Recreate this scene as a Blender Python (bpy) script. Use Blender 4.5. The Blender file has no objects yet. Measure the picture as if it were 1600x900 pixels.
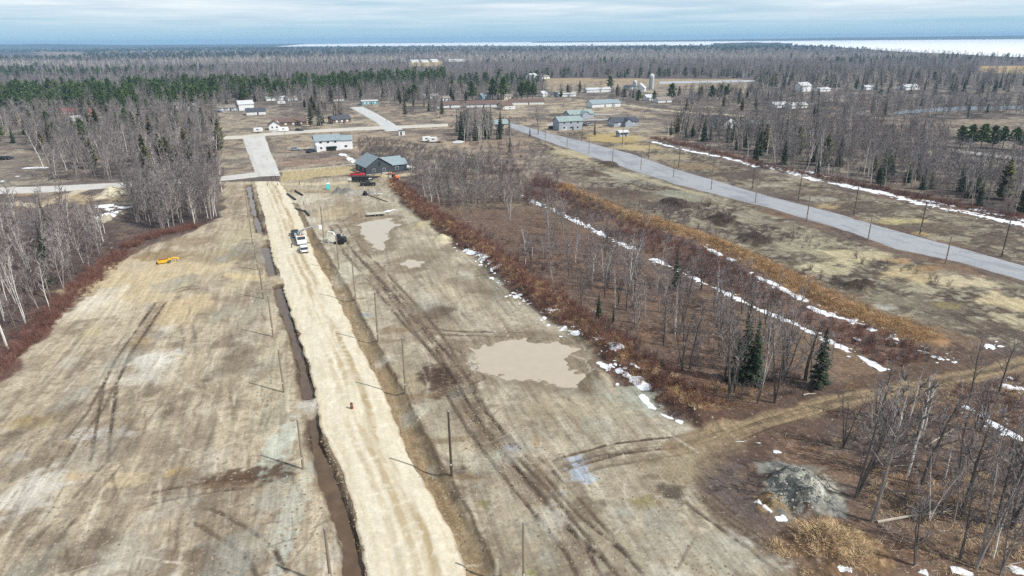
import bpy, math, random
import numpy as np
from mathutils import Vector, Matrix
R = math.radians
scene = bpy.context.scene
COL = scene.collection

# ------------------------------------------------------------------ camera
CAM_H, FPX = 50.0, 1067.0                       # metres above the site, focal length in photo pixels (1600 wide)
PITCH, ROLL = R(20.05), R(0.5)
_f = np.array([0, math.cos(PITCH), -math.sin(PITCH)])
_r0 = np.array([1.0, 0, 0]); _u0 = np.cross(_r0, _f)
_r = _r0*math.cos(ROLL) - _u0*math.sin(ROLL)
_u = _u0*math.cos(ROLL) + _r0*math.sin(ROLL)
cam_d = bpy.data.cameras.new("camera")
cam_d.sensor_width = 36.0; cam_d.lens = 36.0*FPX/1600.0
cam_d.clip_start = 0.5; cam_d.clip_end = 90000
cam = bpy.data.objects.new("camera", cam_d); COL.objects.link(cam)
cam.matrix_world = Matrix(((_r[0], _u[0], -_f[0], 0), (_r[1], _u[1], -_f[1], 0), (_r[2], _u[2], -_f[2], CAM_H), (0, 0, 0, 1)))
scene.camera = cam

# ------------------------------------------------------------------ sky and sun
SUN_EL, SUN_AZ = R(45), math.atan2(0.9, -0.44)   # azimuth from +Y towards +X: behind the camera, to the right
w = bpy.data.worlds.new("World"); scene.world = w; w.use_nodes = True
nt = w.node_tree; nt.nodes.clear()
def N(t, kind, **kw):
    n = t.nodes.new(kind)
    for k, v in kw.items():
        if k.startswith('i_'):
            key = k[2:]
            n.inputs[int(key) if key.isdigit() else key.replace('_', ' ')].default_value = v
        else: setattr(n, k, v)
    return n
sky = N(nt, 'ShaderNodeTexSky', sky_type='NISHITA', sun_disc=False, sun_elevation=SUN_EL, sun_rotation=SUN_AZ,
        altitude=200, air_density=1.0, dust_density=0.6, ozone_density=2.0)
tc = N(nt, 'ShaderNodeTexCoord'); sep = N(nt, 'ShaderNodeSeparateXYZ')
nt.links.new(tc.outputs['Generated'], sep.inputs[0])
mx = N(nt, 'ShaderNodeMath', operation='MAXIMUM', i_1=0.0); nt.links.new(sep.outputs[2], mx.inputs[0])
zc = N(nt, 'ShaderNodeMath', operation='ADD', i_1=0.022); nt.links.new(mx.outputs[0], zc.inputs[0])
dv = N(nt, 'ShaderNodeVectorMath', operation='DIVIDE'); cb = N(nt, 'ShaderNodeCombineXYZ')
for k in range(3): nt.links.new(zc.outputs[0], cb.inputs[k])
nt.links.new(tc.outputs['Generated'], dv.inputs[0]); nt.links.new(cb.outputs[0], dv.inputs[1])
cn = N(nt, 'ShaderNodeTexNoise', i_Scale=0.16, i_Detail=7.0, i_Roughness=0.56, i_Distortion=0.3)
nt.links.new(dv.outputs[0], cn.inputs['Vector'])
cr = N(nt, 'ShaderNodeValToRGB'); cr.color_ramp.elements[0].position = 0.30; cr.color_ramp.elements[1].position = 0.56
nt.links.new(cn.outputs['Fac'], cr.inputs[0])
# clouds thin out towards the horizon, as a layer seen at a distance does
el = N(nt, 'ShaderNodeMapRange', i_1=0.006, i_2=0.042, i_3=0.0, i_4=0.95); nt.links.new(mx.outputs[0], el.inputs[0])
cm = N(nt, 'ShaderNodeMath', operation='MULTIPLY'); nt.links.new(cr.outputs[0], cm.inputs[0]); nt.links.new(el.outputs[0], cm.inputs[1])
cn2 = N(nt, 'ShaderNodeTexNoise', i_Scale=0.5, i_Detail=6.0, i_Roughness=0.6); nt.links.new(dv.outputs[0], cn2.inputs['Vector'])
cc = N(nt, 'ShaderNodeValToRGB')
cc.color_ramp.elements[0].color = (7.6, 8.7, 9.8, 1); cc.color_ramp.elements[0].position = 0.3
cc.color_ramp.elements[1].color = (10.2, 11.0, 11.4, 1); cc.color_ramp.elements[1].position = 0.62
nt.links.new(cn2.outputs['Fac'], cc.inputs[0])
# pale blue air low over the horizon
hzn = N(nt, 'ShaderNodeMapRange', i_1=0.0, i_2=0.3, i_3=0.95, i_4=0.0); hzn.interpolation_type = 'SMOOTHSTEP'; nt.links.new(mx.outputs[0], hzn.inputs[0])
tint = N(nt, 'ShaderNodeMix', data_type='RGBA'); nt.links.new(hzn.outputs[0], tint.inputs[0])
tint.inputs[7].default_value = (4.5, 7.2, 9.0, 1)
nt.links.new(sky.outputs[0], tint.inputs[6])
mixc = N(nt, 'ShaderNodeMix', data_type='RGBA'); nt.links.new(cm.outputs[0], mixc.inputs[0])
nt.links.new(tint.outputs[2], mixc.inputs[6]); nt.links.new(cc.outputs[0], mixc.inputs[7])
bg = N(nt, 'ShaderNodeBackground', i_Strength=0.09); nt.links.new(mixc.outputs[2], bg.inputs[0])
out = N(nt, 'ShaderNodeOutputWorld'); nt.links.new(bg.outputs[0], out.inputs[0])

sd = bpy.data.lights.new("sun", 'SUN'); sd.energy = 4.7; sd.angle = R(0.5); sd.color = (1.0, 0.965, 0.91)
sun = bpy.data.objects.new("sun", sd); COL.objects.link(sun)
_sv = Vector((math.sin(SUN_AZ)*math.cos(SUN_EL), math.cos(SUN_AZ)*math.cos(SUN_EL), math.sin(SUN_EL)))
sun.rotation_euler = _sv.to_track_quat('Z', 'Y').to_euler(); sun.location = (60, -40, 120)
vs = scene.view_settings
vs.view_transform = 'Standard'; vs.look = 'None'; vs.gamma = 1; vs.use_curve_mapping = False; vs.exposure = 0.0
scene.render.engine = 'CYCLES'
cy = scene.cycles
cy.max_bounces = 4; cy.diffuse_bounces = 2; cy.glossy_bounces = 2; cy.volume_bounces = 0; cy.transparent_max_bounces = 4
cy.use_denoising = False; cy.caustics_reflective = False; cy.caustics_refractive = False
cy.use_adaptive_sampling = True; cy.adaptive_threshold = 0.02

# ------------------------------------------------------------------ numeric helpers
def G(px, py, z=0.0):
    """ground point (metres) seen at a photo pixel"""
    px = np.asarray(px, float); py = np.asarray(py, float)
    d = _f*FPX + (px[..., None]-800)*_r + (450-py[..., None])*_u
    t = (z-CAM_H)/d[..., 2]
    return np.stack([d[..., 0]*t, d[..., 1]*t], -1)
def at(px, py):
    p = G(px, py); return float(p[0]), float(p[1])
def PL(pts): return G([p[0] for p in pts], [p[1] for p in pts])
def top_height(px, py, pytop):
    """height of an upright thing standing at (px,py) whose top is seen at row pytop"""
    x, y = at(px, py); lo, hi = 0.0, 45.0
    for _ in range(30):
        m = (lo+hi)/2; v = np.array([x, y, m-CAM_H]); q = 450 - v.dot(_u)*FPX/v.dot(_f)
        if q > pytop: lo = m
        else: hi = m
    return lo
def lin(c, k=1.0):
    v = np.asarray(c, float)/255.0
    return np.where(v <= 0.04045, v/12.92, ((v+0.055)/1.055)**2.4)*k
def sm(a, b, x):
    t = np.clip((x-a)/(b-a), 0, 1); return t*t*(3-2*t)
def _hash(ix, iy, s):
    h = (ix.astype(np.int64)*374761393 + iy.astype(np.int64)*668265263 + s*1274126177) & 0xffffffff
    h = ((h ^ (h >> 13))*1274126177) & 0xffffffff
    h = ((h ^ (h >> 16))*2246822519) & 0xffffffff
    return ((h ^ (h >> 15)) & 0xffff)/65535.0
def vn(x, y, s=0):
    ix = np.floor(x); iy = np.floor(y); fx = x-ix; fy = y-iy
    fx = fx*fx*(3-2*fx); fy = fy*fy*(3-2*fy)
    a = _hash(ix, iy, s); b = _hash(ix+1, iy, s); c = _hash(ix, iy+1, s); d = _hash(ix+1, iy+1, s)
    return (a+(b-a)*fx)*(1-fy) + (c+(d-c)*fx)*fy
def fbm(x, y, f, o=4, s=0, g=0.5):
    v = 0; a = 1.0; n = 0
    x = np.asarray(x, float); y = np.asarray(y, float)
    for k in range(o):
        v = v + a*vn(x*f+k*17.3, y*f-k*9.1, s+k*7); n += a; a *= g; f *= 2.03
    return v/n*2-1                                   # about -1..1, mostly within +-0.6
def pdist(x, y, P):
    """distance to a polyline, arc length along it, signed side (+ = left)"""
    best = np.full(x.shape, 1e18); S = np.zeros(x.shape); side = np.zeros(x.shape); L = 0.0
    for (ax, ay), (bx, by) in zip(P[:-1], P[1:]):
        dx, dy = bx-ax, by-ay; l2 = dx*dx+dy*dy+1e-9
        t = np.clip(((x-ax)*dx+(y-ay)*dy)/l2, 0, 1)
        ex = x-(ax+t*dx); ey = y-(ay+t*dy); d2 = ex*ex+ey*ey; m = d2 < best
        best = np.where(m, d2, best); S = np.where(m, L+t*math.sqrt(l2), S); side = np.where(m, np.sign(dx*ey-dy*ex), side)
        L += math.sqrt(l2)
    return np.sqrt(best), S, side
def inside(x, y, P):
    c = np.zeros(x.shape, bool); n = len(P)
    for i in range(n):
        (ax, ay), (bx, by) = P[i], P[(i+1) % n]
        if ay == by: continue
        c ^= ((ay > y) != (by > y)) & (x < (bx-ax)*(y-ay)/(by-ay)+ax)
    return c
def sdf(x, y, P):
    d, _, _ = pdist(x, y, np.vstack([P, P[:1]])); return np.where(inside(x, y, P), d, -d)
def near_idx(x, y, P, m):
    return np.nonzero((x > P[:, 0].min()-m) & (x < P[:, 0].max()+m) & (y > P[:, 1].min()-m) & (y < P[:, 1].max()+m))[0]

# ------------------------------------------------------------------ object helpers
def tag(o, label=None, cat=None, group=None, kind=None):
    if label: o['label'] = label
    if cat: o['category'] = cat
    if group: o['group'] = group
    if kind: o['kind'] = kind
    return o
def empty(name, loc, rz=0.0, label=None, cat=None, group=None):
    o = bpy.data.objects.new(name, None); o.location = loc; o.rotation_euler = (0, 0, rz); o.empty_display_size = 0.3
    COL.objects.link(o); return tag(o, label, cat, group)
def link(name, me, parent=None, loc=None):
    o = bpy.data.objects.new(name, me); COL.objects.link(o)
    if parent: o.parent = parent
    if loc is not None: o.location = loc
    return o
def np_mesh(name, V, F, mats, smooth=True, col=None):
    """V (n,3), F (m,4) or (m,3) int arrays"""
    me = bpy.data.meshes.new(name); V = np.asarray(V, np.float32); F = np.asarray(F, np.int32); k = F.shape[1]
    me.vertices.add(len(V)); me.vertices.foreach_set('co', V.ravel())
    me.loops.add(F.size); me.loops.foreach_set('vertex_index', F.ravel())
    me.polygons.add(len(F)); me.polygons.foreach_set('loop_start', np.arange(0, F.size, k, dtype=np.int32))
    me.polygons.foreach_set('use_smooth', np.full(len(F), smooth))
    for m in (mats if isinstance(mats, (list, tuple)) else [mats]): me.materials.append(m)
    if col is not None:
        a = me.color_attributes.new('soil', 'FLOAT_COLOR', 'POINT')
        c4 = np.ones((len(V), 4), np.float32); c4[:, :col.shape[1]] = col; a.data.foreach_set('color', c4.ravel())
    me.update(calc_edges=True); me.validate(); return me
def grid_faces(nr, nc):
    i = np.arange(nr-1)[:, None]*nc + np.arange(nc-1)[None, :]
    return np.stack([i, i+1, i+nc+1, i+nc], -1).reshape(-1, 4)

# ------------------------------------------------------------------ materials
MATS = {}
def mat(name, rgb, rough=0.85, var=0.0, scale=1.0, metal=0.0, spec=0.3, rand=0.0, bump=0.0):
    """plain procedural material: base colour with noise variation and per-object variation"""
    if name in MATS: return MATS[name]
    m = bpy.data.materials.new(name); m.use_nodes = True; t = m.node_tree; b = t.nodes['Principled BSDF']
    c = tuple(float(v) for v in rgb)+(1,)
    b.inputs['Base Color'].default_value = c; b.inputs['Roughness'].default_value = rough
    b.inputs['Metallic'].default_value = metal; b.inputs['Specular IOR Level'].default_value = spec
    if var or rand:
        tc = N(t, 'ShaderNodeTexCoord'); n = N(t, 'ShaderNodeTexNoise', i_Scale=scale, i_Detail=4.0)
        t.links.new(tc.outputs['Object'], n.inputs['Vector'])
        mr = N(t, 'ShaderNodeMapRange', i_1=0.25, i_2=0.75, i_3=1-var, i_4=1+var); t.links.new(n.outputs['Fac'], mr.inputs[0])
        oi = N(t, 'ShaderNodeObjectInfo'); m2 = N(t, 'ShaderNodeMapRange', i_1=0.0, i_2=1.0, i_3=1-rand, i_4=1+rand)
        t.links.new(oi.outputs['Random'], m2.inputs[0])
        mu = N(t, 'ShaderNodeMath', operation='MULTIPLY'); t.links.new(mr.outputs[0], mu.inputs[0]); t.links.new(m2.outputs[0], mu.inputs[1])
        hs = N(t, 'ShaderNodeHueSaturation'); hs.inputs['Color'].default_value = c; t.links.new(mu.outputs[0], hs.inputs['Value'])
        t.links.new(hs.outputs[0], b.inputs['Base Color'])
        if bump:
            bp = N(t, 'ShaderNodeBump', i_Strength=bump, i_Distance=0.1); t.links.new(n.outputs['Fac'], bp.inputs['Height']); t.links.new(bp.outputs[0], b.inputs['Normal'])
    MATS[name] = m; return m
def soil_mat(name, fine=0.24, rough=0.95, bump=0.4, s1=2.6, s2=0.7, streak=0.22, speck=0.55):
    """soil colour from the survey attribute, broken up by noise, drag streaks, clods and pale chips"""
    m = bpy.data.materials.new(name); m.use_nodes = True; t = m.node_tree; b = t.nodes['Principled BSDF']
    a = N(t, 'ShaderNodeAttribute', attribute_name='soil'); g = N(t, 'ShaderNodeNewGeometry')
    mp = N(t, 'ShaderNodeCombineXYZ')                # coordinates along and across the direction the graders drove
    for k, (dx, dy, sc) in enumerate(((-.26, .966, .10), (.966, .26, 1.2))):
        dt = N(t, 'ShaderNodeVectorMath', operation='DOT_PRODUCT'); dt.inputs[1].default_value = (dx*sc, dy*sc, 0); t.links.new(g.outputs['Position'], dt.inputs[0]); t.links.new(dt.outputs['Value'], mp.inputs[k])
    prev = None
    for sc, am, lo, hi, vec in ((s1, fine, .36, .64, g.outputs['Position']), (s2, fine, .34, .66, g.outputs['Position']), (1.0, streak, .34, .66, mp.outputs[0])):
        n = N(t, 'ShaderNodeTexNoise', i_Scale=sc, i_Detail=6.0, i_Roughness=0.68); t.links.new(vec, n.inputs['Vector'])
        r = N(t, 'ShaderNodeMapRange', i_1=lo, i_2=hi, i_3=-am, i_4=am); t.links.new(n.outputs['Fac'], r.inputs[0])
        ad = N(t, 'ShaderNodeMath', operation='MULTIPLY_ADD', i_2=1.0); t.links.new(r.outputs[0], ad.inputs[0])
        if sc == 1.0: ad.inputs[1].default_value = 1.0
        else: t.links.new(a.outputs['Alpha'], ad.inputs[1])
        r = ad
        if prev is None: prev = r.outputs[0]; n1 = n
        else:
            mu = N(t, 'ShaderNodeMath', operation='MULTIPLY'); t.links.new(prev, mu.inputs[0]); t.links.new(r.outputs[0], mu.inputs[1]); prev = mu.outputs[0]
    vm = N(t, 'ShaderNodeVectorMath', operation='SCALE'); t.links.new(a.outputs['Color'], vm.inputs[0]); t.links.new(prev, vm.inputs['Scale'])
    last = vm.outputs[0]
    for sc, lo, hi, c, k in ((2.1, .62, .70, (.06, .05, .042, 1), speck), (1.7, .66, .72, (.62, .58, .50, 1), speck*.8)):
        n = N(t, 'ShaderNodeTexNoise', i_Scale=sc, i_Detail=3.0, i_Roughness=0.75); t.links.new(g.outputs['Position'], n.inputs['Vector'])
        r = N(t, 'ShaderNodeMapRange', i_1=lo-.06, i_2=hi, i_3=0.0, i_4=k); t.links.new(n.outputs['Fac'], r.inputs[0])
        mm = N(t, 'ShaderNodeMix', data_type='RGBA'); t.links.new(r.outputs[0], mm.inputs[0]); t.links.new(last, mm.inputs[6]); mm.inputs[7].default_value = c; last = mm.outputs[2]
    t.links.new(last, b.inputs['Base Color']); b.inputs['Roughness'].default_value = rough; b.inputs['Specular IOR Level'].default_value = 0.15
    nb = N(t, 'ShaderNodeTexNoise', i_Scale=1.3, i_Detail=7.0, i_Roughness=0.7); t.links.new(g.outputs['Position'], nb.inputs['Vector'])
    bp = N(t, 'ShaderNodeBump', i_Strength=bump, i_Distance=0.5); hm = N(t, 'ShaderNodeMath', operation='MULTIPLY'); t.links.new(nb.outputs['Fac'], hm.inputs[0]); t.links.new(a.outputs['Alpha'], hm.inputs[1]); t.links.new(hm.outputs[0], bp.inputs['Height']); t.links.new(bp.outputs[0], b.inputs['Normal'])
    MATS[name] = m; return m
M_ground = soil_mat('bare soil and litter'); M_road = soil_mat('compacted sand and gravel', 0.07, bump=0.2, streak=.08, speck=.15); M_asph = soil_mat('grey gravel', 0.08, bump=0.15, streak=.03, speck=.12)
def water_mat(name, rgb, rough):
    m = mat(name, rgb, rough, 0.3 if rough > .07 or rgb[0] < .2 else .05, 0.5, spec=0.5); t = m.node_tree; b = t.nodes['Principled BSDF']
    g = N(t, 'ShaderNodeNewGeometry'); n = N(t, 'ShaderNodeTexNoise', i_Scale=2.5, i_Detail=3.0); t.links.new(g.outputs['Position'], n.inputs['Vector'])
    bp = N(t, 'ShaderNodeBump', i_Strength=0.06, i_Distance=0.05); t.links.new(n.outputs['Fac'], bp.inputs['Height']); t.links.new(bp.outputs[0], b.inputs['Normal']); return m
M_puddle = water_mat('muddy puddle water', lin((198, 184, 162), .76), 0.05); M_ditchw = water_mat('brown ditch water', lin((104, 84, 64), .8), 0.06)
M_snow = mat('old snow', (0.74, 0.76, 0.79), 0.6, 0.24, 0.9, spec=0.2, bump=0.6)
M_ice = mat('snow covered lake ice', (0.82, 0.84, 0.86), 0.6, 0.03, 0.002, spec=0.2)
# ------------------------------------------------------------------ site survey: lines on the ground, traced as ground points
ROAD_L = PL([(398,284),(401,300),(415,350),(425,400),(440,440),(451,475),(472,540),(489,600),(501,675),(530,730),(552,800),(575,900),(612,1020)])
ROAD_R = PL([(437,284),(449,300),(475,350),(492,400),(515,440),(532,475),(562,540),(592,600),(627,675),(647,730),(677,775),(705,830),(732,900),(792,1020)])
LDITCH = [PL([(388,288),(391,305),(397,330),(406,362)]), PL([(413,382),(418,400),(425,428)]),
          PL([(434,446),(441,470),(452,505),(466,545),(474,580),(482,618)]),
          PL([(489,650),(492,690),(503,720),(513,750),(525,780),(535,810),(545,850),(553,900),(580,1020)])]
RDITCH = PL([(455,320),(468,345),(497,395),(516,430),(530,452),(544,482),(573,540),(604,600),(640,675),(668,730),(700,790),(750,900),(805,1020)])
BERM = PL([(590,275),(615,292),(650,322),(700,355),(745,385),(790,420),(835,455),(880,490),(925,520),(975,555),(1020,590),(1065,622),(1105,648)])
GSTRIP = PL([(880,290),(930,318),(975,335),(1040,352),(1100,372),(1160,398),(1220,428),(1280,462),(1340,492),(1400,510),(1455,530)])
SITE_L = PL([(398,284),(352,284),(348,338),(300,362),(245,382),(205,400),(185,425),(150,455),(110,490),(70,530),(20,575),(-60,640),(-120,1020),(570,1020),(552,900),(520,780),(484,640),(470,560),(440,450),(412,370)])
SITE_R = PL([(437,284),(520,276),(600,275),(612,300),(640,330),(690,368),(735,402),(775,436),(800,462),(855,500),(900,530),(930,565),(965,600),(1015,640),(1070,668),(1110,690),(1080,740),(1110,800),(1190,860),(1260,930),(1320,1020),(800,1020),(750,900),(640,675),(573,540),(497,395)])
SITE_I = PL([(845,213),(900,245),(960,262),(1100,300),(1250,350),(1400,400),(1600,447),(1700,470),(1700,570),(1600,545),(1500,525),(1400,490),(1300,450),(1220,415),(1150,385),(1050,345),(960,310),(880,268),(830,225)])
SITE_K = PL([(860,206),(930,205),(1010,222),(1100,243),(1200,272),(1330,300),(1450,325),(1600,360),(1700,380),(1700,432),(1600,410),(1400,355),(1200,300),(1050,258),(930,220)])
WOODTRK = PL([(1050,700),(1120,678),(1200,657),(1300,628),(1400,610),(1500,590),(1600,568),(1700,545)])
ROADDIR = (ROAD_L[2]-ROAD_L[-2]); ROADDIR = ROADDIR/np.linalg.norm(ROADDIR)
SNOW = [([(815,305),(835,315),(850,322),(870,330),(900,345),(930,360),(960,375),(992,389)], 8),
        ([(1018,404),(1050,417),(1085,435),(1110,447),(1150,465),(1180,480),(1220,497),(1260,515),(1290,530),(1312,543),(1345,558),(1385,580)], 9),
        ([(1097,383),(1125,398),(1150,408)], 6), ([(1170,425),(1200,440),(1240,460),(1262,472)], 8), ([(1265,478),(1290,490),(1330,500),(1372,516)], 13), ([(1388,524),(1405,532),(1426,542)], 9),
        ([(1434,547),(1452,552)], 6), ([(1456,555),(1470,560),(1494,567)], 8), ([(1538,539),(1556,545)], 9), ([(1562,600),(1580,605),(1598,606)], 12), ([(1500,634),(1525,642),(1550,662),(1575,676),(1600,690)], 8),
        ([(1018,221),(1060,232),(1100,240),(1150,250),(1182,261)], 7), ([(1188,258),(1230,267),(1270,280),(1330,292),(1380,302),(1430,316),(1500,331),(1560,343),(1640,360)], 13), ([(1262,267),(1295,277)], 11), ([(1520,326),(1560,335),(1610,346)], 12), ([(1440,312),(1500,324)], 7),
        ([(718,388),(745,399),(778,424)], 9), ([(798,456),(815,463)], 9), ([(855,486),(870,492)], 6), ([(880,513),(905,528)], 8), ([(925,523),(945,540),(966,556)], 11), ([(933,566),(965,578),(998,598),(1015,612)], 11), ([(1003,617),(1012,632),(1035,648),(1068,661)], 7), ([(985,575),(1010,583)], 5),
        ([(532,240),(545,246),(556,255)], 6), ([(600,331),(618,327)], 6), ([(583,302),(598,303)], 4), ([(542,280),(625,279)], 3), ([(140,325),(165,322),(175,335),(155,345)], 15), ([(168,320),(200,325)], 10), ([(35,263),(55,262),(75,262)], 7), ([(23,276),(31,275)], 5), ([(0,285),(6,282)], 8),
        ([(1180,785),(1205,805)], 9), ([(1212,812),(1230,812)], 8), ([(1305,893),(1330,899)], 12), ([(1405,888),(1450,897)], 13), ([(1485,889),(1520,896)], 11), ([(1578,890),(1600,893)], 10), ([(1150,690),(1190,693)], 4), ([(1208,706),(1222,708)], 7)]
SNOW = [(PL(p), p, wd) for p, wd in SNOW]
PUDDLES = [PL([(562,350),(590,342),(612,340),(622,352),(608,365),(600,380),(610,388),(596,394),(582,385),(572,370)]),
           PL([(622,408),(640,402),(663,403),(655,416),(640,420)]),
           PL([(735,545),(770,532),(820,527),(870,530),(905,545),(885,560),(905,585),(890,604),(850,590),(800,592),(750,580),(735,562)])]
MOUNDS = [  # centre px, half widths px, height m
    ((1248,768),(60,48),2.1), ((1300,860),(85,55),1.5), ((1205,790),(30,28),.9), ((690,375),(14,8),1.2), ((655,352),(20,7),.8), ((940,590),(22,14),.5),
    ((175,303),(20,9),2.0), ((165,342),(14,9),1.2), ((1055,318),(26,9),1.5), ((1132,345),(32,9),1.6), ((1180,375),(34,10),1.6), ((1345,448),(30,10),1.3), ((540,300),(16,5),1.2), ((528,301),(10,4),.9), ((930,272),(20,6),1.2), ((700,590),(26,10),.35), ((950,255),(20,5),.8)]
def ell(c, hw):
    cx, cy = at(*c); a = abs(at(c[0]+hw[0], c[1])[0]-at(c[0]-hw[0], c[1])[0])/2
    b = abs(at(c[0], c[1]-hw[1])[1]-at(c[0], c[1]+hw[1])[1])/2
    return cx, cy, a, b
MOUNDS = [ell(c, h)+(z,) for c, h, z in MOUNDS]
# wheel ruts: points, colour, width, gauge, strength
RUTS = [([(545,372),(560,392),(588,420),(625,460),(660,500),(690,540),(715,590),(740,640),(785,690),(830,740),(890,810),(960,870),(1010,930)], 2.4, 1.0),
        ([(520,350),(545,395),(585,440),(640,505),(700,565)], 2.2, .8), ([(600,440),(660,520),(725,600),(760,660),(800,720)], 2.2, .8),
        ([(700,600),(740,665),(790,730),(850,800),(900,860),(935,930)], 2.3, 1.0), ([(690,530),(735,550),(745,590),(700,610)], 2.3, .8),
        ([(640,512),(700,520),(760,522),(850,524)], 1.8, .8), ([(848,738),(885,722),(960,702),(1060,690),(1140,672)], 2.4, .9),
        ([(860,745),(930,722),(1040,705),(1110,690)], 2.4, .5), ([(800,690),(845,735),(870,760),(920,820),(990,900)], 2.4, .8),
        ([(1058,760),(1110,800),(1180,850),(1240,900)], 2.4, .9), ([(1065,745),(1150,815),(1230,870)], 1.6, .6),
        ([(258,462),(225,510),(190,560),(172,600),(163,660),(150,740)], 1.9, 1.0), ([(185,570),(150,640),(110,690),(70,755)], 1.9, .7), ([(255,462),(290,450),(340,448)], 1.9, .7),
        ([(290,500),(296,530),(292,560)], 2.0, .45), ([(190,795),(250,775),(330,760),(430,750)], 2.2, .8), ([(285,795),(330,812),(375,840),(410,870),(440,930)], 2.6, .9), ([(230,640),(180,720),(110,800),(40,880)], 2.2, .5), ([(330,640),(300,720),(260,800)], 2.2, .35),
        ([(560,330),(530,345),(545,372),(580,360)], 2.2, .6), ([(690,380),(760,440),(830,520)], 2.6, .35), ([(640,415),(700,480),(760,540)], 2.6, .3), ([(830,600),(900,680),(960,740)], 2.4, .3),
        ([(1380,395),(1440,430),(1500,458),(1560,495),(1610,530)], 2.4, 1.0), ([(1300,362),(1380,410),(1450,450),(1540,500)], 2.4, .7), ([(1360,420),(1460,452),(1600,478)], 2.4, .4),
        ([(445,290),(425,285),(440,297),(480,300),(540,300)], 2.4, .6), ([(1100,700),(1200,660),(1320,625),(1440,602),(1600,570)], 2.1, 1.0)]
RUTS = [(PL(p), g, s) for p, g, s in RUTS]
def rut_ends(t, P):
    L = np.linalg.norm(np.diff(P, axis=0), axis=1).sum(); return sm(.3, 5, np.minimum(t, L-t))
def height(x, y):
    x = np.atleast_1d(np.asarray(x, float)); y = np.atleast_1d(np.asarray(y, float))
    h = 0.05*fbm(x, y, 0.25, 4, 3) + 0.10*fbm(x, y, 0.05, 3, 9)*sm(0, 5, x+0*y)
    def loc(P, m): return near_idx(x, y, P, m)
    # brushy ground is rougher than the graded sites
    for P, wd, hh, sd in ((BERM, 4.6, 1.35, 21), (GSTRIP, 3.4, 0.8, 31)):
        i = loc(P, wd+3)
        if len(i):
            d, s, _ = pdist(x[i], y[i], P); wv = wd*(1+0.35*fbm(x[i], y[i], .11, 3, sd))
            h[i] += hh*sm(wv, wv*.15, d)*(0.75+0.8*fbm(x[i], y[i], .35, 4, sd+2))
    for P in LDITCH:
        i = loc(P, 4)
        if len(i):
            d, s, _ = pdist(x[i], y[i], P); hw = 0.85*(1+0.75*fbm(x[i], y[i], .22, 4, 5))
            h[i] -= (0.86+.30*fbm(x[i], y[i], .2, 4, 15))*sm(hw+.45, hw-.3, d)
    i = loc(RDITCH, 4)
    if len(i):
        d, s, sd = pdist(x[i], y[i], RDITCH); d = d*(1+0.25*fbm(x[i], y[i], .3, 3, 6))
        h[i] -= 0.42*sm(1.75, .5, d)
        h[i] += 0.28*sm(1.2, .0, abs(d-2.0))*(sd > 0)
    for cx, cy, a, b, z in MOUNDS:
        m = np.nonzero((abs(x-cx) < 1.5*a) & (abs(y-cy) < 1.5*b))[0]
        if len(m):
            q = np.sqrt(((x[m]-cx)/a)**2+((y[m]-cy)/b)**2)+0.35*fbm(x[m], y[m], 1.3/a, 4, 13)
            h[m] += z*sm(1.05, .1, q)*(1+0.9*fbm(x[m], y[m], 2.6/a, 5, 17))+.25*z*sm(1.1, .6, q)*fbm(x[m], y[m], 7/a, 4, 18)
    for P in PUDDLES:
        i = loc(P, 6)
        if len(i):
            e = sdf(x[i], y[i], P); h[i] += -0.36*sm(-1.6, 2.6, e+2.4*fbm(x[i], y[i], .22, 5, 40)+1.3*fbm(x[i], y[i], .8, 3, 41))+.06*sm(-6, -2.5, e)*sm(-1.0, -2.5, e)
    for P, g, s in RUTS:
        i = loc(P, 3)
        if len(i):
            d, t, _ = pdist(x[i], y[i], P); d2 = abs(d-g/2)
            h[i] += s*rut_ends(t, P)*(-0.10*sm(.32, .08, d2)+0.05*sm(.3, .0, abs(d2-.42)))
    return h
def hz(x, y): return float(height(x, y)[0])
# ------------------------------------------------------------------ ground sheet (one mesh out to the horizon, finer where it is near)
K = 1/1.22                                       # display value of a sunlit soil -> its albedo
deps = np.concatenate([np.linspace(R(46), R(1.15), 760)])
ys = CAM_H/np.tan(deps)
ys = np.concatenate([[-260, -120, -40, 10, 30, 40], ys[ys > 44], [2800, 3200, 3800, 4600, 5600, 6500, 7500, 8600, 10000, 11500, 13500]])
NC = 800; us = np.linspace(-1, 1, NC)
half = 0.88*np.maximum(ys, 40)+30; half[-11:] *= np.linspace(1.0, 1.5, 11); half[:6] += 60
X = us[None, :]*half[:, None]; Y = np.repeat(ys[:, None], NC, 1); NR = len(ys)
x = X.ravel(); y = Y.ravel(); z = height(x, y)
far = sm(500, 900, y); z = z*(1-far)

def nz(f, o=4, s=0, ax=None, st=1.0):
    """noise field; ax stretches it along a direction"""
    if ax is None: return fbm(x, y, f, o, s)
    a = x*ax[0]+y*ax[1]; b = -x*ax[1]+y*ax[0]; return fbm(a/st, b, f, o, s)
n_big = nz(.018, 5, 101); n_mid = nz(.09, 5, 102); n_fin = nz(.6, 4, 103); SDIR = np.array([-.26, .966]); n_str = nz(.45, 5, 104, SDIR, 9.0); n_str2 = nz(1.1, 4, 105, SDIR, 14.0)
PXM = np.maximum(0.12, y/1100.0)                # width of a photo pixel there
col = np.tile(lin((120,106,98), K), (len(x), 1))
def paint(a, c, idx=None):
    a = np.clip(a, 0, 1)[:, None]
    if idx is None: col[:] = col*(1-a)+lin(c, K)*a
    else: col[idx] = col[idx]*(1-a)+lin(c, K)*a
def zone(P, c, soft=1.0, warp=2.0, f=.12, amt=1.0, seed=50):
    i = near_idx(x, y, P, 12)
    if len(i):
        e = sdf(x[i], y[i], P)+warp*fbm(x[i], y[i], f, 5, seed)*1.6
        paint(amt*sm(-soft, soft, e), c, i)
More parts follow.
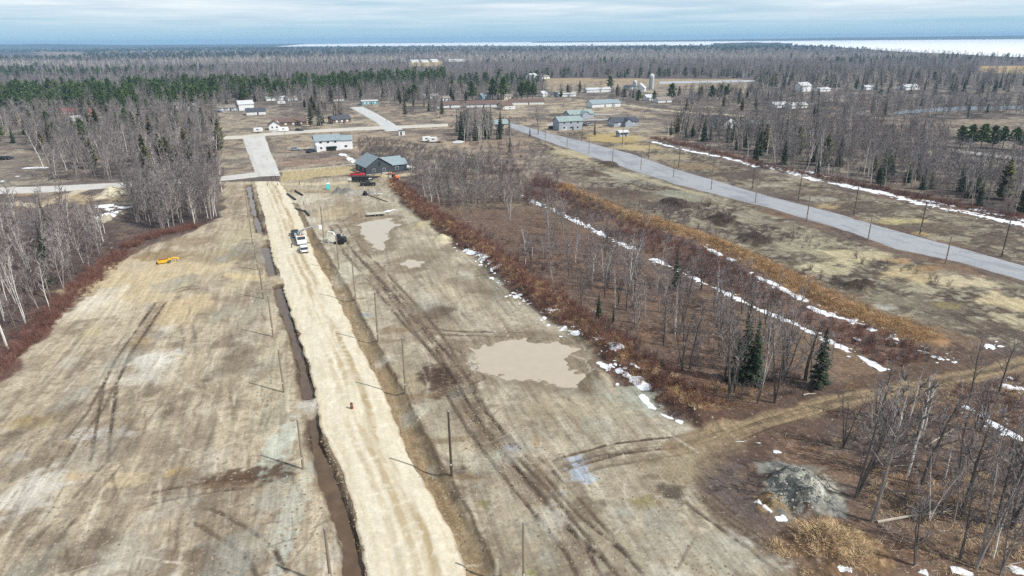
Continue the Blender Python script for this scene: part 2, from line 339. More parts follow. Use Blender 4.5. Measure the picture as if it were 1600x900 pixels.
def blob(cx, cy, wx, wy, c, amt=.8, seed=0, f=None, edge=.5):
    bx, by, a, b = ell((cx, cy), (wx, wy)); i = np.nonzero((abs(x-bx) < 1.8*a) & (abs(y-by) < 1.8*b))[0]
    if len(i):
        q = np.sqrt(((x[i]-bx)/a)**2+((y[i]-by)/b)**2)+0.75*fbm(x[i], y[i], f or 2.2/min(a, b), 5, 300+seed)
        paint(amt*sm(1.0, 1.0-edge, q), c, i)
def line(P, c, wd, amt=1.0, warp=.3, seed=60, brk=0.0, f=.35):
    P = PL(P) if isinstance(P, list) else P; i = near_idx(x, y, P, wd*2+2)
    if len(i):
        d, s, _ = pdist(x[i], y[i], P); w_ = wd*(1+warp*fbm(x[i], y[i], f, 4, seed)*1.6)
        a = sm(w_, w_*.55, d)
        if brk: a = a*sm(-brk, .35-brk*.5, fbm(x[i], y[i], .3, 4, seed+9)+.25)
        paint(amt*a, c, i)
# wild ground: leaf litter, dead grass, mossy or red patches
paint(sm(-.1, .35, n_mid), (142,118,98)); paint(.7*sm(.0, .4, n_big), (150,128,100)); paint(.6*sm(.08, .4, nz(.2, 5, 110)), (96,76,70)); paint(.5*sm(.1, .45, nz(.5, 4, 111)), (158,136,110))
col *= np.array([.68, .67, .69])
# forest floor far away
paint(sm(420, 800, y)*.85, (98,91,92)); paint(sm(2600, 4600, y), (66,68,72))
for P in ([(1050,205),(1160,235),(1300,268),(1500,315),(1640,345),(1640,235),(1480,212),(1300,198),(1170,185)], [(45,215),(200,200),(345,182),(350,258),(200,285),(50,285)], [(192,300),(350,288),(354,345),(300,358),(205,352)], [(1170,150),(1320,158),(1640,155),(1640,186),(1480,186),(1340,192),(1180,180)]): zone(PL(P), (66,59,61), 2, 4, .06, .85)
# village lawns and fields
for P, c in [([(330,172),(420,165),(470,200),(470,215),(330,215)], (172,152,120)), ([(340,219),(380,215),(395,240),(400,270),(345,275),(350,250)], (168,146,112)),
             ([(418,212),(560,202),(640,208),(760,215),(800,230),(760,250),(640,240),(600,225),(540,245),(430,262)], (172,146,110)), ([(445,230),(540,232),(560,255),(440,264)], (150,118,90)),
             ([(470,185),(560,172),(600,200),(480,208)], (190,170,128)), ([(615,185),(690,172),(760,170),(840,180),(840,195),(640,204)], (178,152,116)), ([(560,160),(620,165),(640,190),(600,186)], (158,135,104)),
             ([(690,205),(760,198),(800,200),(850,222),(880,262),(800,262),(720,240)], (160,132,100)), ([(840,190),(1010,196),(1060,212),(1000,222),(850,208)], (186,160,116)), ([(955,192),(1035,192),(1040,205),(960,206)], (192,176,138)),
             ([(740,158),(860,150),(950,160),(1060,190),(960,178),(800,176)], (188,164,124)), ([(850,122),(1160,124),(1180,150),(1060,152),(980,140),(860,148)], (176,154,118)), ([(640,96),(690,95),(690,103),(640,104)], (186,166,122)),
             ([(1528,103),(1700,103),(1700,118),(1535,113)], (186,160,116)), ([(1330,192),(1490,188),(1490,210),(1360,212)], (136,108,92)), ([(1480,187),(1600,186),(1600,194),(1490,195)], (162,140,106)), ([(1180,176),(1300,182),(1290,190),(1160,188)], (150,124,92)),
             ([(60,80),(140,80),(140,88),(60,88)], (150,132,122)), ([(0,235),(60,235),(90,250),(60,290),(0,288)], (146,126,100)), ([(0,268),(40,270),(40,296),(0,298)], (176,160,132))]:
    zone(PL(c if isinstance(c, list) else P), c, 1.5, 3.0, .05, .9)
blob(500,247,50,12,(156,122,98),.7,1); blob(660,182,40,8,(196,170,128),.7,2); blob(690,228,60,10,(190,164,120),.6,3); blob(815,235,60,14,(140,112,92),.6,4); blob(890,272,30,10,(168,128,86),.6,5)
v_ = sm(190, 260, y)*sm(1000, 700, y)
paint(v_*.75*sm(-.08, .25, nz(.05, 5, 131)), (120,106,94)); paint(v_*.5*sm(.02, .35, nz(.13, 5, 132)), (190,174,142)); paint(v_*.7*sm(.02, .3, nz(.22, 4, 133)), (96,84,78)); paint(v_*.45*sm(.1, .4, nz(.11, 4, 134)), (150,124,104))
g_ = col @ np.array([.3, .5, .2]); k_ = (.38*v_)[:, None]; col[:] = col*(1-k_)+(g_[:, None]*np.array([1.02, .99, .95]))*k_
# brush strips: red-brown thickets, dead grass
line(BERM, (84,64,54), 6.0, .9, .4, 61); line(BERM, (150,114,80), 1.6, .55, .6, 62, .1); line(GSTRIP, (150,118,84), 4.0, .9, .4, 63); line(GSTRIP, (78,60,50), 1.6, .6, .6, 64, .1)
zone(PL([(810,295),(900,330),(1000,378),(1100,425),(1250,500),(1380,565),(1480,560),(1380,520),(1250,465),(1120,388),(1000,345),(900,300),(840,270)]), (116,92,82), 1.5, 3, .1, .7)
zone(PL([(700,330),(830,330),(1000,420),(1250,560),(1280,620),(1120,640),(960,550),(800,445)]), (112,90,76), 2, 3, .1, .6)
for k, (cx, cy, wx, wy) in enumerate([(1100,600,40,20),(1180,640,60,12),(1010,520,30,14),(870,400,30,10),(960,450,30,12),(1300,640,60,12),(1500,780,70,20),(1440,740,70,16),(1400,860,60,18),(1250,700,40,12)]): blob(cx, cy, wx, wy, (124,94,74), .55, 10+k)
for k, (cx, cy, wx, wy) in enumerate([(1180,590,80,14),(1300,690,60,14),(1460,800,70,14),(1560,860,50,20),(1080,560,40,8),(1230,620,50,8)]): blob(cx, cy, wx, wy, (62,48,44), .6, 30+k)
# woods edge at the lower left
zone(PL([(-40,340),(60,330),(170,352),(200,392),(120,465),(70,515),(0,560),(-80,600)]), (86,70,64), 1.5, 2, .15, .7); line([(190,395),(130,445),(95,480),(60,525),(10,570),(-50,620)], (112,80,70), 3.2, .75, .5, 66)
line([(350,346),(290,356),(235,368),(195,385)], (104,76,66), 3.0, .7, .5, 67)
# ---- left cleared lots
iL = np.zeros(len(x)); i = near_idx(x, y, SITE_L, 15); iL[i] = sm(-.7, .9, sdf(x[i], y[i], SITE_L)+1.6*1.7*fbm(x[i], y[i], .14, 5, 71)); i = np.nonzero(iL > 0)[0]
paint(iL[i], (190,175,150), i); paint(iL[i]*.85*sm(-.08, .35, n_str[i]), (154,139,118), i); paint(iL[i]*.5*sm(.05, .3, nz(1.4, 3, 141)[i]), (132,120,104), i); paint(iL[i]*.6*sm(.02, .35, n_str2[i]), (200,186,160), i); paint(iL[i]*.5*sm(.1, .4, n_mid[i]), (150,136,116), i); paint(iL[i]*.5*sm(.1, .45, n_fin[i]), (198,186,164), i); paint(iL[i]*.55*sm(.12, .4, nz(.25, 5, 120)[i]), (140,124,104), i)
for k, a in enumerate([(230,430,120,40,(206,188,152),.8),(150,480,60,25,(214,202,176),.7),(150,470,30,30,(222,214,196),.6),(290,480,55,28,(202,180,142),.75),(225,533,18,12,(196,170,126),.8),(150,520,30,12,(190,176,138),.6),(245,560,40,16,(226,222,208),.8),(215,590,60,12,(206,196,180),.6),
    (250,520,20,14,(222,214,196),.6),(350,490,26,16,(166,160,142),.7),(375,540,30,50,(176,166,148),.5),(330,590,70,40,(168,154,130),.6),(60,660,50,14,(168,150,114),.7),(40,655,20,10,(164,142,104),.7),(150,680,60,14,(206,200,192),.6),(40,770,45,50,(214,208,194),.8),(110,745,26,10,(186,160,122),.7),(200,748,50,16,(200,182,148),.75),(280,737,26,10,(198,170,122),.6),
    (370,750,75,14,(104,82,62),.9),(290,768,60,8,(128,108,84),.7),(430,738,30,14,(92,72,56),.85),(430,715,25,20,(120,104,86),.6),(300,800,80,25,(158,142,122),.5),(200,850,120,30,(150,136,116),.6),(120,880,60,20,(126,112,96),.7),(260,870,70,16,(132,114,92),.6),(380,880,40,30,(136,124,108),.7),(370,845,40,12,(168,140,98),.6),(440,870,14,70,(204,206,192),.8),(455,800,22,60,(192,190,172),.7),(440,690,24,50,(198,200,184),.75),(430,640,26,40,(190,186,160),.5),
    (420,600,14,40,(188,178,150),.6),(425,560,12,30,(196,186,158),.6),(400,480,20,40,(172,168,146),.6),(395,420,18,40,(196,182,148),.6),(375,370,25,30,(184,174,142),.6),(330,400,50,14,(162,146,116),.7),(250,400,50,12,(146,124,92),.8),(300,375,60,8,(150,130,104),.6),(215,415,30,14,(190,178,160),.5),(340,850,30,16,(196,196,184),.6),(330,890,20,20,(190,194,182),.7),(90,830,60,20,(196,182,160),.5),(430,540,12,60,(206,196,168),.5),(25,715,20,14,(198,194,184),.5)]): blob(*a, seed=80+k)
line([(360,430),(420,437),(450,440)], (206,186,146), 2.0, .8)
# ---- right cleared lot
iR = np.zeros(len(x)); i = near_idx(x, y, SITE_R, 15); iR[i] = sm(-.7, .9, sdf(x[i], y[i], SITE_R)+1.2*1.7*fbm(x[i], y[i], .16, 5, 72)); i = np.nonzero(iR > 0)[0]
paint(iR[i], (188,178,156), i); paint(iR[i]*.75*sm(-.05, .35, n_str[i]), (162,150,128), i); paint(iR[i]*.6*sm(.0, .35, nz(.12, 5, 142)[i]), (150,138,116), i); paint(iR[i]*.45*sm(.05, .3, nz(1.4, 3, 143)[i]), (130,118,102), i); paint(iR[i]*.6*sm(.05, .4, n_mid[i]), (198,186,162), i); paint(iR[i]*.4*sm(.1, .4, n_str2[i]), (152,138,118), i); paint(iR[i]*.4*sm(.12, .4, n_fin[i]), (146,132,112), i)
for k, a in enumerate([(470,310,40,16,(206,198,176),.8),(480,345,25,10,(206,200,182),.7),(500,300,70,8,(190,176,148),.6),(560,300,40,6,(170,166,158),.7),(535,325,40,16,(150,132,106),.6),(520,335,30,12,(196,178,146),.6),(610,345,40,14,(192,182,164),.7),(520,372,26,14,(206,202,184),.8),(545,420,26,20,(202,196,172),.7),(560,460,28,12,(200,190,164),.6),(555,340,26,8,(132,112,88),.6),
    (590,440,26,20,(128,108,88),.55),(625,470,30,16,(132,112,94),.6),(660,505,34,12,(128,108,90),.7),(620,515,30,8,(138,118,92),.7),(700,545,36,22,(140,124,106),.8),(690,585,44,24,(84,66,54),.95),(700,612,46,16,(96,78,64),.9),(740,640,36,24,(138,122,104),.7),(790,700,34,20,(146,132,112),.6),(660,395,50,12,(150,138,116),.5),(640,430,60,10,(170,156,134),.6),(720,450,60,30,(190,176,150),.5),(690,375,16,8,(190,178,148),.7),(775,450,14,26,(170,172,160),.6),(755,425,14,20,(120,114,98),.6),
    (900,570,40,14,(128,116,100),.7),(935,570,30,18,(122,108,92),.8),(985,615,46,22,(172,174,158),.75),(1020,640,30,12,(176,178,164),.6),(870,640,80,20,(166,152,126),.5),(905,720,24,16,(172,182,194),.85),(915,745,24,12,(176,186,196),.8),(800,700,18,10,(150,156,164),.8),(838,690,10,12,(184,154,114),.8),(870,770,18,6,(170,180,180),.6),(1000,720,40,12,(132,116,96),.5),(990,760,70,26,(166,152,130),.5),(1010,785,30,12,(128,118,70),.7),(1050,770,26,18,(98,88,76),.8),(1030,745,40,8,(122,108,90),.6),(900,850,80,30,(164,152,130),.5),(1050,850,60,26,(176,168,152),.5),(1000,870,30,20,(150,144,122),.5),
    (630,515,8,8,(156,136,108),.8),(567,495,14,6,(158,168,170),.8),(640,600,18,20,(176,162,132),.5),(690,690,20,20,(186,178,152),.6),(660,640,20,12,(196,190,172),.6),(720,740,16,12,(104,92,78),.8),(752,745,20,8,(140,118,88),.6),(755,788,14,8,(128,124,76),.6),(830,895,14,8,(140,138,84),.7),(1160,850,40,20,(190,188,174),.6),(1200,880,40,16,(176,174,160),.6),(730,700,50,18,(190,176,148),.5),(610,590,20,24,(150,134,104),.4),(840,800,60,20,(178,166,140),.4),(950,650,60,20,(178,168,144),.4)]): blob(*a, seed=160+k)
for b, t in [((545,470),6),((600,535),7),((650,620),8),((690,690),9),((720,745),10),((520,432),5)]: line([(b[0]-t*2, b[1]+2),(b[0]+t*4, b[1]-4)], (132,112,86), 1.0, .6, .5)
for P, g, s in RUTS:
    i = near_idx(x, y, P, 4)
    if len(i):
        d, t, _ = pdist(x[i], y[i], P); d2 = abs(d-g/2); n = fbm(x[i], y[i], .3, 4, 77); s = s*rut_ends(t, P); wd = .24+.10*n; d2 = abs(d2+.14*fbm(x[i], y[i], .5, 3, 78)); nb_ = fbm(x[i], y[i], 1.3, 3, 79)
        paint(np.minimum(1, s*1.1)*.95*sm(wd+np.maximum(.14, PXM[i]*.5), wd*.5, d2)*sm(-.4, .1, n+s*.3+.5*nb_), (68,55,47), i); paint(.6*s*sm(2.3, .8, d)*sm(-.25, .25, n+.6*nb_), (128,112,95), i)
# ---- lots by the grey road
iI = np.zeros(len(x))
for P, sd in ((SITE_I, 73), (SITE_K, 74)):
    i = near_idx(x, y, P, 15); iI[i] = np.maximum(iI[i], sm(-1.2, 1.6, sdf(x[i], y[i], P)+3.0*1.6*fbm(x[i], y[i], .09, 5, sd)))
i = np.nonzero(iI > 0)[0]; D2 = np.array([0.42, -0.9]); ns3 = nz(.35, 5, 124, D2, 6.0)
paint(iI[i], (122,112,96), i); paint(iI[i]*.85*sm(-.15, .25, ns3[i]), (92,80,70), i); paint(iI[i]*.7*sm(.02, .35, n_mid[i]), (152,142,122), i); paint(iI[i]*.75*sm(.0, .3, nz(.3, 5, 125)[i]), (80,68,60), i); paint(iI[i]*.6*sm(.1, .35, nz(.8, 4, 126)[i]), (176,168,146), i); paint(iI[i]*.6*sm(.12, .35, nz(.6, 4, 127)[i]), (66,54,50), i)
for k, a in enumerate([(900,240,50,8,(182,170,138),.8),(960,275,60,8,(170,166,144),.7),(1060,305,60,10,(150,150,132),.7),(1020,285,30,7,(146,144,128),.6),(960,300,60,9,(88,70,62),.8),(1060,318,50,8,(74,62,54),.9),(1000,310,50,8,(104,88,74),.7),(1130,347,44,9,(70,58,50),.9),(1180,376,44,9,(70,60,52),.9),(1345,448,40,10,(76,66,56),.85),(1160,340,50,12,(150,142,124),.7),(1250,385,60,16,(168,162,134),.7),(1330,400,60,14,(190,178,144),.85),(1290,420,50,12,(196,186,152),.7),(1430,430,60,16,(190,172,134),.85),(1400,407,30,7,(182,152,112),.7),(1500,440,60,12,(200,186,154),.8),(1560,470,50,16,(206,190,152),.8),(1450,420,30,6,(150,110,66),.6),(1580,500,30,20,(196,184,152),.7),(1470,480,60,14,(110,100,88),.8),(1400,470,50,12,(130,122,104),.7),(1480,478,30,7,(140,126,80),.6),(1550,510,50,10,(104,90,78),.7),(1380,480,20,8,(176,176,166),.6),(1290,465,50,12,(108,90,76),.6),(1440,450,40,10,(176,168,142),.6),
    (950,215,60,8,(188,166,112),.8),(1000,230,50,7,(196,176,130),.7),(1080,262,40,7,(140,120,92),.7),(1160,275,60,9,(88,76,68),.8),(1260,305,70,12,(96,82,72),.7),(1350,325,80,12,(88,74,64),.75),(1450,355,80,12,(92,78,66),.7),(1550,375,60,12,(90,76,66),.7),(1280,310,30,6,(166,164,146),.6),(1290,322,26,5,(176,154,116),.7),(1400,345,50,6,(182,170,124),.7),(1480,372,40,6,(168,160,138),.6),(1440,365,16,4,(176,152,108),.7),(1050,245,40,6,(178,164,130),.6),(1200,290,26,4,(178,172,150),.6),(1180,300,40,4,(104,96,86),.6)]): blob(*a, seed=240+k)
line([(1200,318),(1300,352),(1400,388),(1500,412),(1600,443)], (104,94,84), 1.1, .7, .6, 68, .1); line([(850,224),(960,266),(1100,305)], (186,172,138), 1.6, .6)
# pale bare verges of the sandy road, lanes in the village
line([(437,288),(520,287),(560,282),(640,272)], (206,192,158), 3.2, .8); zone(PL([(440,266),(545,259),(565,270),(440,284)]), (192,174,132), .7, 1.0, .2, .8); line([(425,285),(445,297),(500,298),(560,296)], (170,150,116), 2.2, .6, .4)
line([(560,256),(500,262),(440,268)], (186,178,158), 2.0, .9); line([(20,318),(60,322),(120,300),(130,296)], (206,192,166), 3.0, .85); blob(115,310,70,9,(186,164,130),.8,400); blob(60,300,40,6,(176,146,108),.7,401); blob(110,330,50,7,(118,104,100),.7,402); blob(60,345,40,8,(110,100,104),.5,403)
line([(430,190),(432,205)], (196,194,190), 4.0, .9); line([(455,231),(490,232)], (196,186,168), 3.2, .8); line([(860,195),(905,188),(960,186)], (192,190,184), 4.5, .85); line([(960,162),(1010,169),(1080,176),(1160,181),(1260,186)], (204,192,164), 4.0, .8)
line([(905,180),(960,178)], (196,194,188), 5, .7); line([(640,164),(720,166),(830,164),(900,160)], (206,188,150), 5, .6)
zone(PL([(1110,640),(1200,620),(1330,590),(1450,560),(1600,545),(1600,640),(1450,660),(1300,680),(1180,720)]), (92,74,64), 1.5, 2.5, .12, .75)
# woodland track, berm foot, mounds
line(WOODTRK, (142,124,98), 2.3, .95, .35, 69); line(WOODTRK, (92,78,62), .6, .7, .4, 70, .1); zone(PL([(1060,690),(1160,668),(1120,720),(1060,760),(1020,720)]), (146,130,104), 1.5, 2, .2, .7)
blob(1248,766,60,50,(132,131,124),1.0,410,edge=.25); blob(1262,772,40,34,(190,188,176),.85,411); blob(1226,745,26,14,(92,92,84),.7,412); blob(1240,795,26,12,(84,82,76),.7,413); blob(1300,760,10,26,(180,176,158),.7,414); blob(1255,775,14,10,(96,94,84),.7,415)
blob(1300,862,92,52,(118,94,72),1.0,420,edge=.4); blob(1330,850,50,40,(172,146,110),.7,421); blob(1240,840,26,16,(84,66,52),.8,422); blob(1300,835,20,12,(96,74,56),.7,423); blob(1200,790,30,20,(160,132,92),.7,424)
for cx, cy, c in [(1055,318,(60,50,44)),(1132,345,(58,48,42)),(1180,375,(62,52,46)),(1345,448,(70,60,50)),(930,272,(84,66,58)),(955,256,(72,60,52))]: blob(cx, cy, 26, 9, c, .9, int(cx))
for cx, cy in [(540,300),(528,301)]: blob(cx, cy, 14, 5, (120,118,114), .9, int(cx))
blob(175,303,22,9,(206,196,172),.95,430); blob(165,342,14,9,(186,178,156),.9,431); blob(690,375,18,9,(196,186,156),.9,432); blob(655,352,22,8,(184,172,140),.8,433)
# ditches: wet earth sides
for P in LDITCH:
    line(P, (134,118,94), 1.9, .8, .4, 75); line(P, (82,66,52), 1.25, .95, .4, 76)
line(RDITCH, (158,136,104), 2.2, .75, .25, 78); line(RDITCH, (140,118,88), 1.0, .6, .4, 79, .1)
i = near_idx(x, y, RDITCH, 4); d, s_, sd = pdist(x[i], y[i], RDITCH); wv = 1.75+.35*fbm(x[i], y[i], .35, 3, 81); paint(.85*sm(.42, .12, abs(d-wv))*(sd > 0), (98,82,62), i)
for px, py, a, b in [(410,372,14,4),(418,437,26,4),(486,632,22,11)]: blob(px, py, a, b, (196,190,178) if py > 600 else (184,172,146), .95, int(py), edge=.3)
for P in PUDDLES:
    i = near_idx(x, y, P, 8); e = sdf(x[i], y[i], P)+2.0*fbm(x[i], y[i], .22, 4, 40)*1.2; paint(.8*sm(-4.5, -1.0, e+1.5*fbm(x[i], y[i], .5, 4, 44)), (130,116,97), i); paint(.6*sm(-1.2, -.1, e+1.3*fbm(x[i], y[i], .8, 3, 41)), (158,144,122), i)
# drag marks and scrapes left by the machines on the bare lots
sr = np.random.default_rng(31); lot = np.nonzero((iL > .6) | (iR > .6))[0]; lx, ly = x[lot], y[lot]
def scratch(n, dirv, jit, box, wlo, whi, Llo, Lhi, seed):
    (ax_, bx_), (ay_, by_) = box
    for k in range(n):
        c0 = np.array([sr.uniform(ax_, bx_), ay_+(by_-ay_)*sr.random()**1.6]); an = math.atan2(dirv[1], dirv[0])+sr.normal(0, jit); L = sr.uniform(Llo, Lhi); d_ = np.array([math.cos(an), math.sin(an)]); bend = sr.normal(0, .06)
        P = np.array([c0-d_*L/2, c0+np.array([-d_[1], d_[0]])*bend*L, c0+d_*L/2]); j = near_idx(lx, ly, P, 1.2)
        if not len(j): continue
        jj = lot[j]; d, t_, _ = pdist(lx[j], ly[j], P); w_ = sr.uniform(wlo, whi)+PXM[jj]*.35; dark = sr.random() < .58
        a_ = sr.uniform(.25, .7)*sm(w_, w_*.35, d)*sm(0, L*.3, np.minimum(t_, L-t_))*sm(-.25, .2, fbm(lx[j], ly[j], .8, 3, seed+k)+.12)
        paint(a_, ((112,98,82) if sr.random() < .6 else (136,122,102)) if dark else (212,202,182), jj)
scratch(190, (-.26, .966), .10, ((-80, -8), (52, 150)), .10, .32, 5, 24, 700); scratch(90, (-.26, .966), .5, ((-80, -10), (52, 130)), .08, .22, 3, 12, 1000)
scratch(120, (-.36, .93), .14, ((-70, 25), (52, 230)), .10, .35, 6, 26, 1300); scratch(80, (.7, .7), .6, ((-40, 30), (52, 160)), .08, .25, 3, 14, 1600)
# stains: wet patches with their own shapes
for k in range(260):
    cx_, cy_ = sr.uniform(-75, 28), 52+130*sr.random()**1.7; r_ = sr.uniform(.5, 2.6)*(1+cy_/160); j = np.nonzero((abs(lx-cx_) < 2*r_) & (abs(ly-cy_) < 3*r_))[0]
    if len(j):
        q = np.sqrt(((lx[j]-cx_)/r_)**2+((ly[j]-cy_)/r_/1.5)**2)+.9*fbm(lx[j], ly[j], 1.1/r_, 5, 2000+k); paint(sr.uniform(.25, .65)*sm(1.0, .35, q), [(112,98,82), (128,114,96), (200,194,180), (160,158,146), (96,82,68)][int(sr.integers(0, 5))], lot[j])
for k, a in enumerate([(395,742,62,14,(92,72,56),.9), (430,728,26,12,(84,64,50),.85), (330,758,60,8,(116,96,76),.6), (690,588,34,18,(80,63,52),.85), (1050,770,26,16,(92,82,70),.7), (300,830,60,14,(138,120,100),.5), (110,880,50,14,(118,104,88),.5), (240,565,40,14,(218,212,198),.6), (60,770,40,36,(208,202,188),.55), (450,800,18,60,(192,190,174),.6), (440,690,20,46,(194,196,180),.6), (905,735,22,18,(172,182,194),.7)]): blob(*a, seed=500+k)
col[:] *= (1-.07*np.maximum(iL, iR))[:, None]
grain = 1-.48*np.maximum(iL, iR); col = np.c_[col, grain]
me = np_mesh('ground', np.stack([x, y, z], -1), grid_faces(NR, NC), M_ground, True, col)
tag(link('ground', me), kind='structure')
GROUND_N = len(x)
del X, Y

# ------------------------------------------------------------------ roads
def resample(P, n):
    d = np.r_[0, np.cumsum(np.linalg.norm(np.diff(P, axis=0), axis=1))]; t = np.linspace(0, d[-1], n)
    return np.stack([np.interp(t, d, P[:, 0]), np.interp(t, d, P[:, 1])], -1), t
def road(name, L, Rr, n, m, colour, crown=.12, lift=.03, rag=.5, material=None):
    A, s = resample(L, n); B, _ = resample(Rr, n); t = np.linspace(0, 1, m)
    wd = np.linalg.norm(B-A, axis=1).mean()
    e0 = rag*fbm(s, s*0+3, .35, 4, 201)/wd; e1 = rag*fbm(s, s*0+9, .35, 4, 202)/wd
    T = e0[:, None]+(1+e1-e0)[:, None]*t[None, :]
    P = A[:, None, :]*(1-T[..., None])+B[:, None, :]*T[..., None]; xx = P[..., 0].ravel(); yy = P[..., 1].ravel()
    tt = np.tile(t, n); ss = np.repeat(s, m)
    edge = np.minimum(tt, 1-tt)
    zz = 0.02+lift+crown*sm(0, .25, edge)-.12*sm(.03, 0, edge)
    zz += 0.02*fbm(xx, yy, .6, 3, 7)
    c = colour(xx, yy, ss, tt, edge)
    return tag(link(name, np_mesh(name, np.stack([xx, yy, zz], -1), grid_faces(n, m)[:, ::-1], material or M_road, True, c)), kind='structure')
def mixc(c, a, k): a = np.clip(a, 0, 1)[:, None]; return c*(1-a)+lin(k, K)*a
def sandy(xx, yy, ss, tt, e):
    u = tt*11; c = np.tile(lin((219,209,186), K), (len(xx), 1))
    st = fbm(ss/16, u, 1.4, 5, 211); c = mixc(c, .6*sm(.0, .4, st), (212,198,168))
    for cc, ww, a, sd in ((.52, .05, .8, 1), (.70, .05, .95, 2), (.62, .03, .45, 3), (.36, .04, .45, 4)):
        wig = cc+.02*fbm(ss, ss*0+sd, .05, 3, 213+sd); n = fbm(ss/7, u, .5, 4, 216+sd)
        c = mixc(c, a*sm(ww*1.6, ww*.4, abs(tt-wig))*sm(-.3, .25, n+.1), (176,157,122))
    c = mixc(c, .45*sm(.12, .4, fbm(xx, yy, .35, 5, 219)), (204,194,172)); c = mixc(c, .4*sm(.15, .45, fbm(xx, yy, 1.2, 4, 220)), (238,230,212))
    c = mixc(c, .5*sm(.1, .3, fbm(ss/9, u, 3.0, 3, 221))*sm(.25, .0, e), (202,186,154))
    return mixc(c, .75*sm(.035, .0, e+.02*fbm(xx, yy, .9, 3, 222)), (150,132,104))
def greyroad(base, dark):
    def f(xx, yy, ss, tt, e):
        c = np.tile(lin(base, K), (len(xx), 1)); c = mixc(c, .6*sm(.0, .4, fbm(ss/8, tt*8, .9, 4, 230)), dark); c = mixc(c, .4*sm(.1, .4, fbm(xx, yy, .15, 4, 231)), dark)
        return mixc(c, .7*sm(.06, .0, e), (150,138,118))
    return f
road('dirt_road', ROAD_L, ROAD_R, 620, 60, sandy)
road('gravel_road', PL([(790,190),(830,199.5),(850,206),(925,224),(987,240),(1050,262),(1200,306),(1300,331),(1400,360),(1500,387),(1600,415),(1700,444)]),
     PL([(790,197.5),(800,201),(850,220),(900,237),(962,258),(1050,287),(1200,325),(1300,355),(1400,390),(1500,411),(1600,439),(1700,470)]), 300, 24, greyroad((166,168,172), (140,143,150)), material=M_asph)
road('side_street', PL([(400,277),(390,250),(384,233),(377,214)]), PL([(440,275),(432,255),(424,238),(414,211)]), 90, 20, greyroad((206,204,198), (190,188,184)), material=M_asph)
road('cross_street', PL([(-60,294),(60,291),(190,285),(330,277),(402,268.5)]), PL([(-60,305),(60,302),(190,293),(330,284.5),(402,277)]), 160, 14, greyroad((206,202,196), (188,184,178)), lift=.05, material=M_asph)
road('village_street', PL([(330,213.5),(378,211.5),(420,207),(480,203),(560,198.5),(640,195.5),(700,193)]), PL([(330,219),(378,217),(420,212),(480,208),(560,204),(640,200.5),(700,197.5)]), 160, 12, greyroad((208,202,190), (190,184,172)), lift=.06, material=M_asph)
road('village_lane', PL([(546,168),(562,177),(585,190),(603,206)]), PL([(568,167),(590,178),(612,191),(634,205)]), 90, 14, greyroad((204,204,202), (188,188,188)), lift=.09, material=M_asph)
road('farm_road', PL([(1030,127.5),(1100,126.3),(1180,125)]), PL([(1030,131.5),(1100,130),(1180,128.3)]), 40, 6, greyroad((186,190,194), (170,174,180)), lift=.25, rag=.2, material=M_asph)
road('forest_road', PL([(1488,234),(1530,238),(1600,246),(1660,252)]), PL([(1488,237.5),(1530,243),(1600,251.5),(1660,259)]), 60, 8, greyroad((168,166,166), (150,146,146)), lift=.12, rag=.4, material=M_asph)

# ------------------------------------------------------------------ standing water, ice, snow
def sheet(name, P, zf, material, label=None):
    bm_v = [(float(a), float(b), zf) for a, b in P]; me = bpy.data.meshes.new(name); me.from_pydata(bm_v, [], [list(range(len(bm_v)))]); me.materials.append(material)
    if me.polygons[0].normal.z < 0: me.flip_normals()
    return tag(link(name, me), label, kind='structure')
def grown(P, k):
    c = P.mean(0); return c+(P-c)*k
for P in PUDDLES: sheet('puddle', grown(P, 1.3), -0.17, M_puddle)
for P in LDITCH:
    A, s = resample(P, max(6, int(len(P)*6))); t = np.gradient(A, axis=0); t /= np.linalg.norm(t, axis=1)[:, None]; nrm = np.stack([-t[:, 1], t[:, 0]], -1)
    V = np.stack([A+nrm*1.5, A-nrm*1.5], 1).reshape(-1, 2); tag(link('ditch_water', np_mesh('ditch_water', np.c_[V, np.full(len(V), -.68)], grid_faces(len(A), 2), M_ditchw)), kind='structure')
sheet('stream', PL([(1395,176),(1440,170),(1500,167),(1580,165.5),(1680,165),(1680,169),(1600,170),(1520,172),(1440,176),(1400,179)]), .15, water_mat('stream water', lin((120,132,142), .8), .35))
LAKE = PL([(2400,96),(1900,93),(1640,91.5),(1560,89),(1500,85.5),(1400,81),(1330,75.5),(1260,71.5),(1180,71),(1000,71.5),(850,72),(700,72),(560,72.5),(430,73)])
LAKE = np.vstack([LAKE, [(-3200, 11500), (19000, 12500), (14000, 2500)]]); sheet('frozen_lake', LAKE, 1.2, M_ice)
